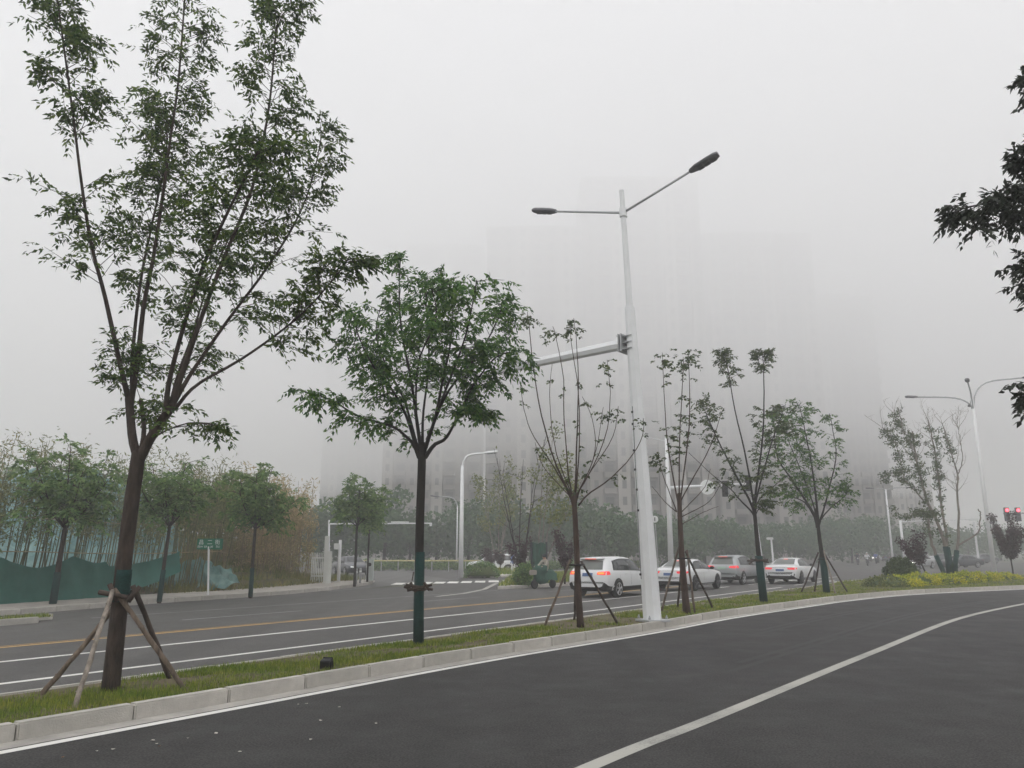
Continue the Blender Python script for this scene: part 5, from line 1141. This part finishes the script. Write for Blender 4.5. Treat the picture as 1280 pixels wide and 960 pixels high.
STAND = dict(pelvis=(0, 0, .95), waist=(0, 0, 1.12), chest=(0, 0, 1.34), neck=(0, 0, 1.52), head=(.02, 0, 1.6), crown=(.02, 0, 1.68), sl=(0, .19, 1.42), el=(-.03, .25, 1.14), wl=(.05, .25, .9), hl=(.08, .24, .82), sr=(0, -.19, 1.42), er=(.02, -.25, 1.14), wr=(.12, -.24, .92), hr=(.15, -.23, .84),
             hipl=(0, .1, .9), kl=(.12, .1, .5), al=(.06, .1, .09), tl=(.18, .1, .04), hipr=(0, -.1, .9), kr=(-.04, -.1, .5), ar=(-.16, -.1, .1), tr=(-.04, -.1, .04))
def person(label, loc, heading, pose, top, bottom, helmet=None, group=None):
    hz_ = pose['neck'][2]
    def split(c):
        if c.z > hz_ - .02: return 2
        if c.z < (pose['pelvis'][2] + .06) and not (abs(c.y) > .2 and c.z > .78): return 1
        if (c - Vector(pose['hl'])).length < .07 or (c - Vector(pose['hr'])).length < .07: return 2
        return 0
    t = thing('person', label, 'person', (0, 0, 0), group); ORG[t.name] = Vector((0, 0, 0))
    link_mesh('body', body_mesh(pose, EDG, RAD, split, [top, bottom, 'skin']), None, t)
    h = Vector(pose['head']) + Vector((-.012, 0, .05)); mb = MB(); prof = [(.03, .105), (.085, .075), (.118, .02), (.122, -.04), (.1, -.06)]; mb.lathe(prof, 14, h, 'Z'); mb.build('helmet' if helmet else 'hair', helmet or 'hair', t, smooth=True)
    f = Vector(pose['head']); mb = MB(); mb.tube([f + Vector((.085, 0, .02)), f + Vector((.125, 0, -.015))], [.012, .02], 5); mb.build('nose', 'skin', t)
    for sg in (-1, 1): mb = MB(); mb.lathe([(.004, .012), (.014, .004), (.012, -.004)], 8, f + Vector((.092, sg * .036, .03)), 'X'); mb.build('eye', 'hair', t)
    place(t, loc, heading); return t
def scooter(label, loc, heading, bodym, blanket=None, group=None):
    t = thing('scooter', label, 'scooter', (0, 0, 0), group); ORG[t.name] = Vector((0, 0, 0))
    for x in (-.58, .62):
        w = bpy.data.objects.new('wheel', None); COL.objects.link(w); w.parent = t; w.location = (x, 0, .22); ORG[w.name] = Vector((0, 0, 0))
        mb = MB(); mb.lathe([(.14, .045), (.2, .045), (.22, .02), (.22, -.02), (.2, -.045), (.14, -.045)], 22, (0, 0, 0), 'Y'); mb.build('tyre', 'tyre', w, smooth=True); mb = MB(); mb.lathe([(.14, .03), (.04, .035), (.04, -.035), (.14, -.03)], 16, (0, 0, 0), 'Y'); mb.build('rim', 'rim', w)
    mb = MB(); mb.tube([(-.82, 0, .66), (-.5, 0, .62), (-.2, 0, .5), (-.05, 0, .33), (.25, 0, .3), (.42, 0, .42)], [.1, .15, .16, .12, .11, .09], 10); mb.build('body', bodym, t, smooth=True)
    mb = MB(); mb.tube([(.62, 0, .24), (.5, 0, .62), (.42, 0, .98)], [.035, .05, .035], 8); mb.build('steering_column', 'black', t, smooth=True)
    mb = MB(); mb.box((.5, 0, .6), (.07, .36, .5), bev=.03, mtx=Matrix.Rotation(-.25, 4, 'Y')); mb.build('leg_shield', bodym, t, smooth=True)
    mb = MB(); mb.tube([(.34, .33, 1.04), (.42, .12, 1.0), (.44, 0, .99), (.42, -.12, 1.0), (.34, -.33, 1.04)], .018, 6); mb.build('handlebar', 'black', t)
    mb = MB(); mb.box((-.3, 0, .74), (.72, .27, .1), bev=.04); mb.build('seat', 'black', t, smooth=True)
    mb = MB(); mb.lathe([(.06, 0), (.08, .03), (.05, .06)], 12, (.52, 0, .88), 'X'); mb.build('headlight', 'sign_white', t)
    for sg in (-1, 1): mb = MB(); mb.tube([(.36, sg * .28, 1.05), (.36, sg * .34, 1.2)], .008, 4); mb.box((.36, sg * .35, 1.23), (.02, .12, .08), bev=.008); mb.build('mirror', 'black', t)
    if blanket:
        mb = MB(); vs = []
        for i in range(9):
            for j in range(9):
                a = (j / 8 - .5) * 2; z = lerp(1.12, .3, i / 8); x = .5 + .14 * math.sin(i / 8 * 3) - .34 * a * a * (1 + .2 * i / 8); vs.append((x, a * (.4 + .06 * math.sin(i)), z + .02 * math.sin(j * 2.1)))
        fs = [(i * 9 + j, i * 9 + j + 1, (i + 1) * 9 + j + 1, (i + 1) * 9 + j) for i in range(8) for j in range(8)]; mb.add(vs, fs); mb.add([(x - .02, y, z) for x, y, z in vs], [f[::-1] for f in fs]); mb.build('wind_blanket', blanket, t, smooth=True)
        mb = MB(); mb.box((.72, 0, .78), (.26, .32, .24), bev=.03); mb.build('basket', 'cloth_beige', t)
        mb = MB(); vs = []
        for i in range(8):
            for j in range(7):
                a = (j / 6 - .5) * 2; x = lerp(.35, -.62, i / 7); vs.append((x, a * .34, .98 - .5 * abs(a) ** 1.6 - .08 * i / 7 + .02 * math.sin(i * 2 + j)))
        fs = [(i * 7 + j, i * 7 + j + 1, (i + 1) * 7 + j + 1, (i + 1) * 7 + j) for i in range(7) for j in range(6)]; mb.add(vs, fs); mb.add([(x, y, z - .02) for x, y, z in vs], [f[::-1] for f in fs]); mb.build('rain_cover', blanket, t, smooth=True)
    place(t, loc, heading); return t
psc = gd(680, 735.5); hsc = HEAD + math.pi - .25
scooter('electric scooter with a green wind blanket ridden past the olive bush', psc, hsc, 'cloth_green', 'cloth_green'); person('rider in beige on the green-blanketed scooter', psc, hsc, SIT, 'cloth_beige', 'cloth_dark', 'cloth_dark')
p = gd(641, 719); person('pedestrian in blue and white walking behind the olive bush', p, math.radians(190), STAND, 'cloth_blue', 'cloth_white')
for i, (u, Y, c_, lab, lab2) in enumerate([(1071, 104, 'cloth_dark', 'hazy rider in dark clothes left of the white-clad rider', 'hazy dark scooter left of the white-clad rider'), (1083, 100, 'cloth_white', 'hazy rider in white riding towards the near road', 'hazy scooter carrying the white-clad rider'), (1094, 116, 'cloth_blue', 'farthest hazy rider, in dull blue, right of the white-clad rider', 'farthest hazy scooter right of the white-clad rider')]):
    p = at(u, 690, Y); loc = (p.x, Y, 0); scooter(lab2, loc, math.radians(-110), 'car_dark', group='scooters crossing the junction'); person(lab, loc, math.radians(-110), SIT, c_, 'cloth_dark', 'cloth_white' if i == 1 else 'cloth_dark', 'riders crossing the junction')
# green screen on posts behind the rider
pgn = gd(676, 728, .14); q = thing('green_screen', 'dark green mesh screen between two posts behind the scooter rider', 'screen', pgn)
for dx in (-.5, .32): mb = MB(); mb.tube([pgn + Vector((dx, 0, 0)), pgn + Vector((dx, 0, 2.15))], .06, 7); mb.build('post', 'cloth_dark', q)
mb = MB(); NX = 14; vs = [pgn + Vector((lerp(-.5, .32, i / (NX - 1)), .06 * math.sin(i * 1.4), z + .04 * math.sin(i * .9))) for i in range(NX) for z in (.5, 1.3, 2.1)]
fs = [(i * 3 + j, (i + 1) * 3 + j, (i + 1) * 3 + j + 1, i * 3 + j + 1) for i in range(NX - 1) for j in range(2)]; mb.add(vs, fs); mb.add([v + Vector((0, .02, 0)) for v in vs], [f[::-1] for f in fs]); mb.build('mesh', 'cloth_green', q, smooth=True)
# litter on the slip road
PET = [(78, 947, 'petal_brown'), (121, 939, 'petal'), (141, 937, 'petal'), (199, 933, 'petal_brown'), (196, 930, 'petal'), (191, 926, 'petal'), (235, 923, 'petal'), (270, 917, 'petal'), (383, 880, 'petal'), (401, 901, 'petal'), (424, 884, 'petal'), (373, 881, 'petal'), (388, 925, 'petal'), (300, 940, 'petal'), (470, 905, 'petal')]
for u, v, m in PET:
    p = gd(u, v, .006); mb = MB(); r = random.uniform(.012, .024); n = 6
    mb.add([p + Vector((math.cos(a) * r * random.uniform(.7, 1.2), math.sin(a) * r * random.uniform(.5, 1), random.uniform(.002, .012))) for a in np.linspace(0, 2 * math.pi, n, endpoint=False)] + [p + Vector((0, 0, .001))], [(i, (i + 1) % n, n) for i in range(n)])
    tag(mb.build('fallen_petal', m), 'small fallen petal lying on the dark slip road near the kerb' if m == 'petal' else 'small brown fallen leaf scrap on the dark slip road', 'petal', 'petals and scraps fallen on the slip road')

# ------------------------------------------------------------------ towers in the fog
def tower(label, u0, u1, Y, floors, yaw, bays, depth=16, wallm='tower', seed=1):
    rnd = random.Random(seed); x0, x1 = at(u0, 689, Y).x, at(u1, 689, Y).x; Wd = (x1 - x0) / max(.5, math.cos(yaw)) ; c = Vector(((x0 + x1) / 2, Y, -.02))
    t = thing('apartment_tower', label, 'building', c, 'fog-bound apartment towers', rz=yaw); ORG[t.name] = Vector((0, 0, 0)); H = floors * 3.0
    mb = MB(); mb.box((0, depth / 2, H / 2), (Wd, depth, H)); mb.build('wall', wallm, t)
    nb = len(bays); bw = Wd / nb
    wm = {}
    def wmesh(w, h):
        k = (round(w, 2), h)
        if k not in wm:
            m = MB(); m.box((0, 0, 0), (w, .16, h)); me = bpy.data.meshes.new('window'); me.from_pydata(m.v, [], m.f); me.materials.append(M['window']); wm[k] = me
        return wm[k]
    count = 0; rest = MB()
    for i, b in enumerate(bays):
        x = -Wd / 2 + (i + .5) * bw
        if b in 'LW': mb = MB(); mb.box((x, -.45, H / 2 - .3), (bw * .86, 1.3, H - .6)); mb.build('bay', 'tower_light' if b == 'L' else wallm, t)
        if b == 'R':
            mb = MB(); mb.box((x, .02, H / 2 - 1), (bw * .9, .12, H - 2)); mb.build('recess', 'tower_dark', t)
            mb = MB()
            for f in range(floors): mb.box((x, -.6, f * 3.0 + .55), (bw * .88, 1.2, 1.0))
            o = mb.build('balconies', wallm, t); o['kind'] = 'stuff'
        for f in range(floors):
            for k in ((-.24, .24) if b in 'LW' and bw > 3.4 else (0,)):
                z = f * 3.0 + 1.75; yy = -1.12 if b in 'LW' else -.08; w = min(1.5, bw * .3) if b in 'LW' else bw * .6
                if count < 290:
                    o = bpy.data.objects.new('window', wmesh(w, 1.5)); COL.objects.link(o); o.parent = t; o.location = (x + k * bw, yy, z); count += 1
                else: rest.box((x + k * bw, yy, z), (w, .16, 1.5))
    for f in range(floors):       # end wall windows
        for yy in (depth * .3, depth * .7):
            for sg in (-1, 1): rest.box((sg * Wd / 2, yy, f * 3.0 + 1.75), (.16, 1.4, 1.5))
    o = rest.build('upper_windows', 'window', t); o['kind'] = 'stuff'
    mb = MB(); mb.box((0, depth / 2, H + 1.2), (Wd * .5, depth * .5, 2.4)); mb.build('roof_house', wallm, t)
    mb = MB(); mb.box((0, depth / 2, H + .06), (Wd + .6, depth + .6, .5)); mb.build('parapet', 'tower_light', t)
tower('left-hand fog-bound tower with pale stair strips behind the dense green tree', 396, 470, 225, 26, .0, 'RLRWRLR', wallm='tower', seed=2)
tower('fog-bound tower behind the dense green tree and the curved lamp', 474, 600, 170, 24, .0, 'LRWRLRWR', seed=3)
tower('nearest wide fog-bound tower with paired windows, left of the white lamp post', 606, 742, 146, 22, .0, 'RWLRWLR', seed=4)
tower('broad fog-bound tower directly behind the white lamp post', 738, 897, 142, 25, .0, 'WRLRRWLRW', seed=5)
tower('pale fog-bound tower right of the lamp post, its roof dissolving in fog', 903, 1046, 156, 23, .0, 'LRWRLWRL', wallm='tower', seed=6)
tower('fainter right-hand fog-bound tower with a pale edge strip', 1044, 1122, 172, 20, .0, 'LRWRWR', wallm='tower', seed=7)
tower('low far cream block just visible right of the towers', 1126, 1172, 215, 15, .0, 'WLWW', wallm='tower_light', seed=8)

# ------------------------------------------------------------------ air: even haze over the place, denser fog bank overhead
def volume_box(name, lo, hi, dens, col, an, label):
    mb = MB(); mb.box([(a + b) / 2 for a, b in zip(lo, hi)], [b - a for a, b in zip(lo, hi)])
    m = bpy.data.materials.new(name); m.use_nodes = True; n = m.node_tree; n.nodes.clear(); o = n.nodes.new('ShaderNodeOutputMaterial'); v = n.nodes.new('ShaderNodeVolumePrincipled')
    v.inputs['Color'].default_value = (*col, 1); v.inputs['Density'].default_value = dens; v.inputs['Anisotropy'].default_value = an
    n.links.new(v.outputs[0], o.inputs['Volume']); m.cycles.homogeneous_volume = True if hasattr(m.cycles, 'homogeneous_volume') else None
    ob = mb.build(name, m); tag(ob, label, 'haze', kind='stuff'); return ob
volume_box('haze', (-1600, -1600, -1.1), (1600, 1600, 95), .0034, (.95, .95, .955), .3, 'pale grey haze filling the air over the whole junction')
volume_box('fog_bank', (-1550, -1550, 16), (1550, 1550, 94), .0205, (.988, .988, .991), .45, 'thick low fog bank swallowing the upper floors of the towers')
for m_ in bpy.data.materials:                    # sampling only: small lamps are found by chance rays, even air by distance
    m_.cycles.emission_sampling = 'NONE'
    if m_.name in ('haze', 'fog_bank'): m_.cycles.volume_sampling = 'DISTANCE'
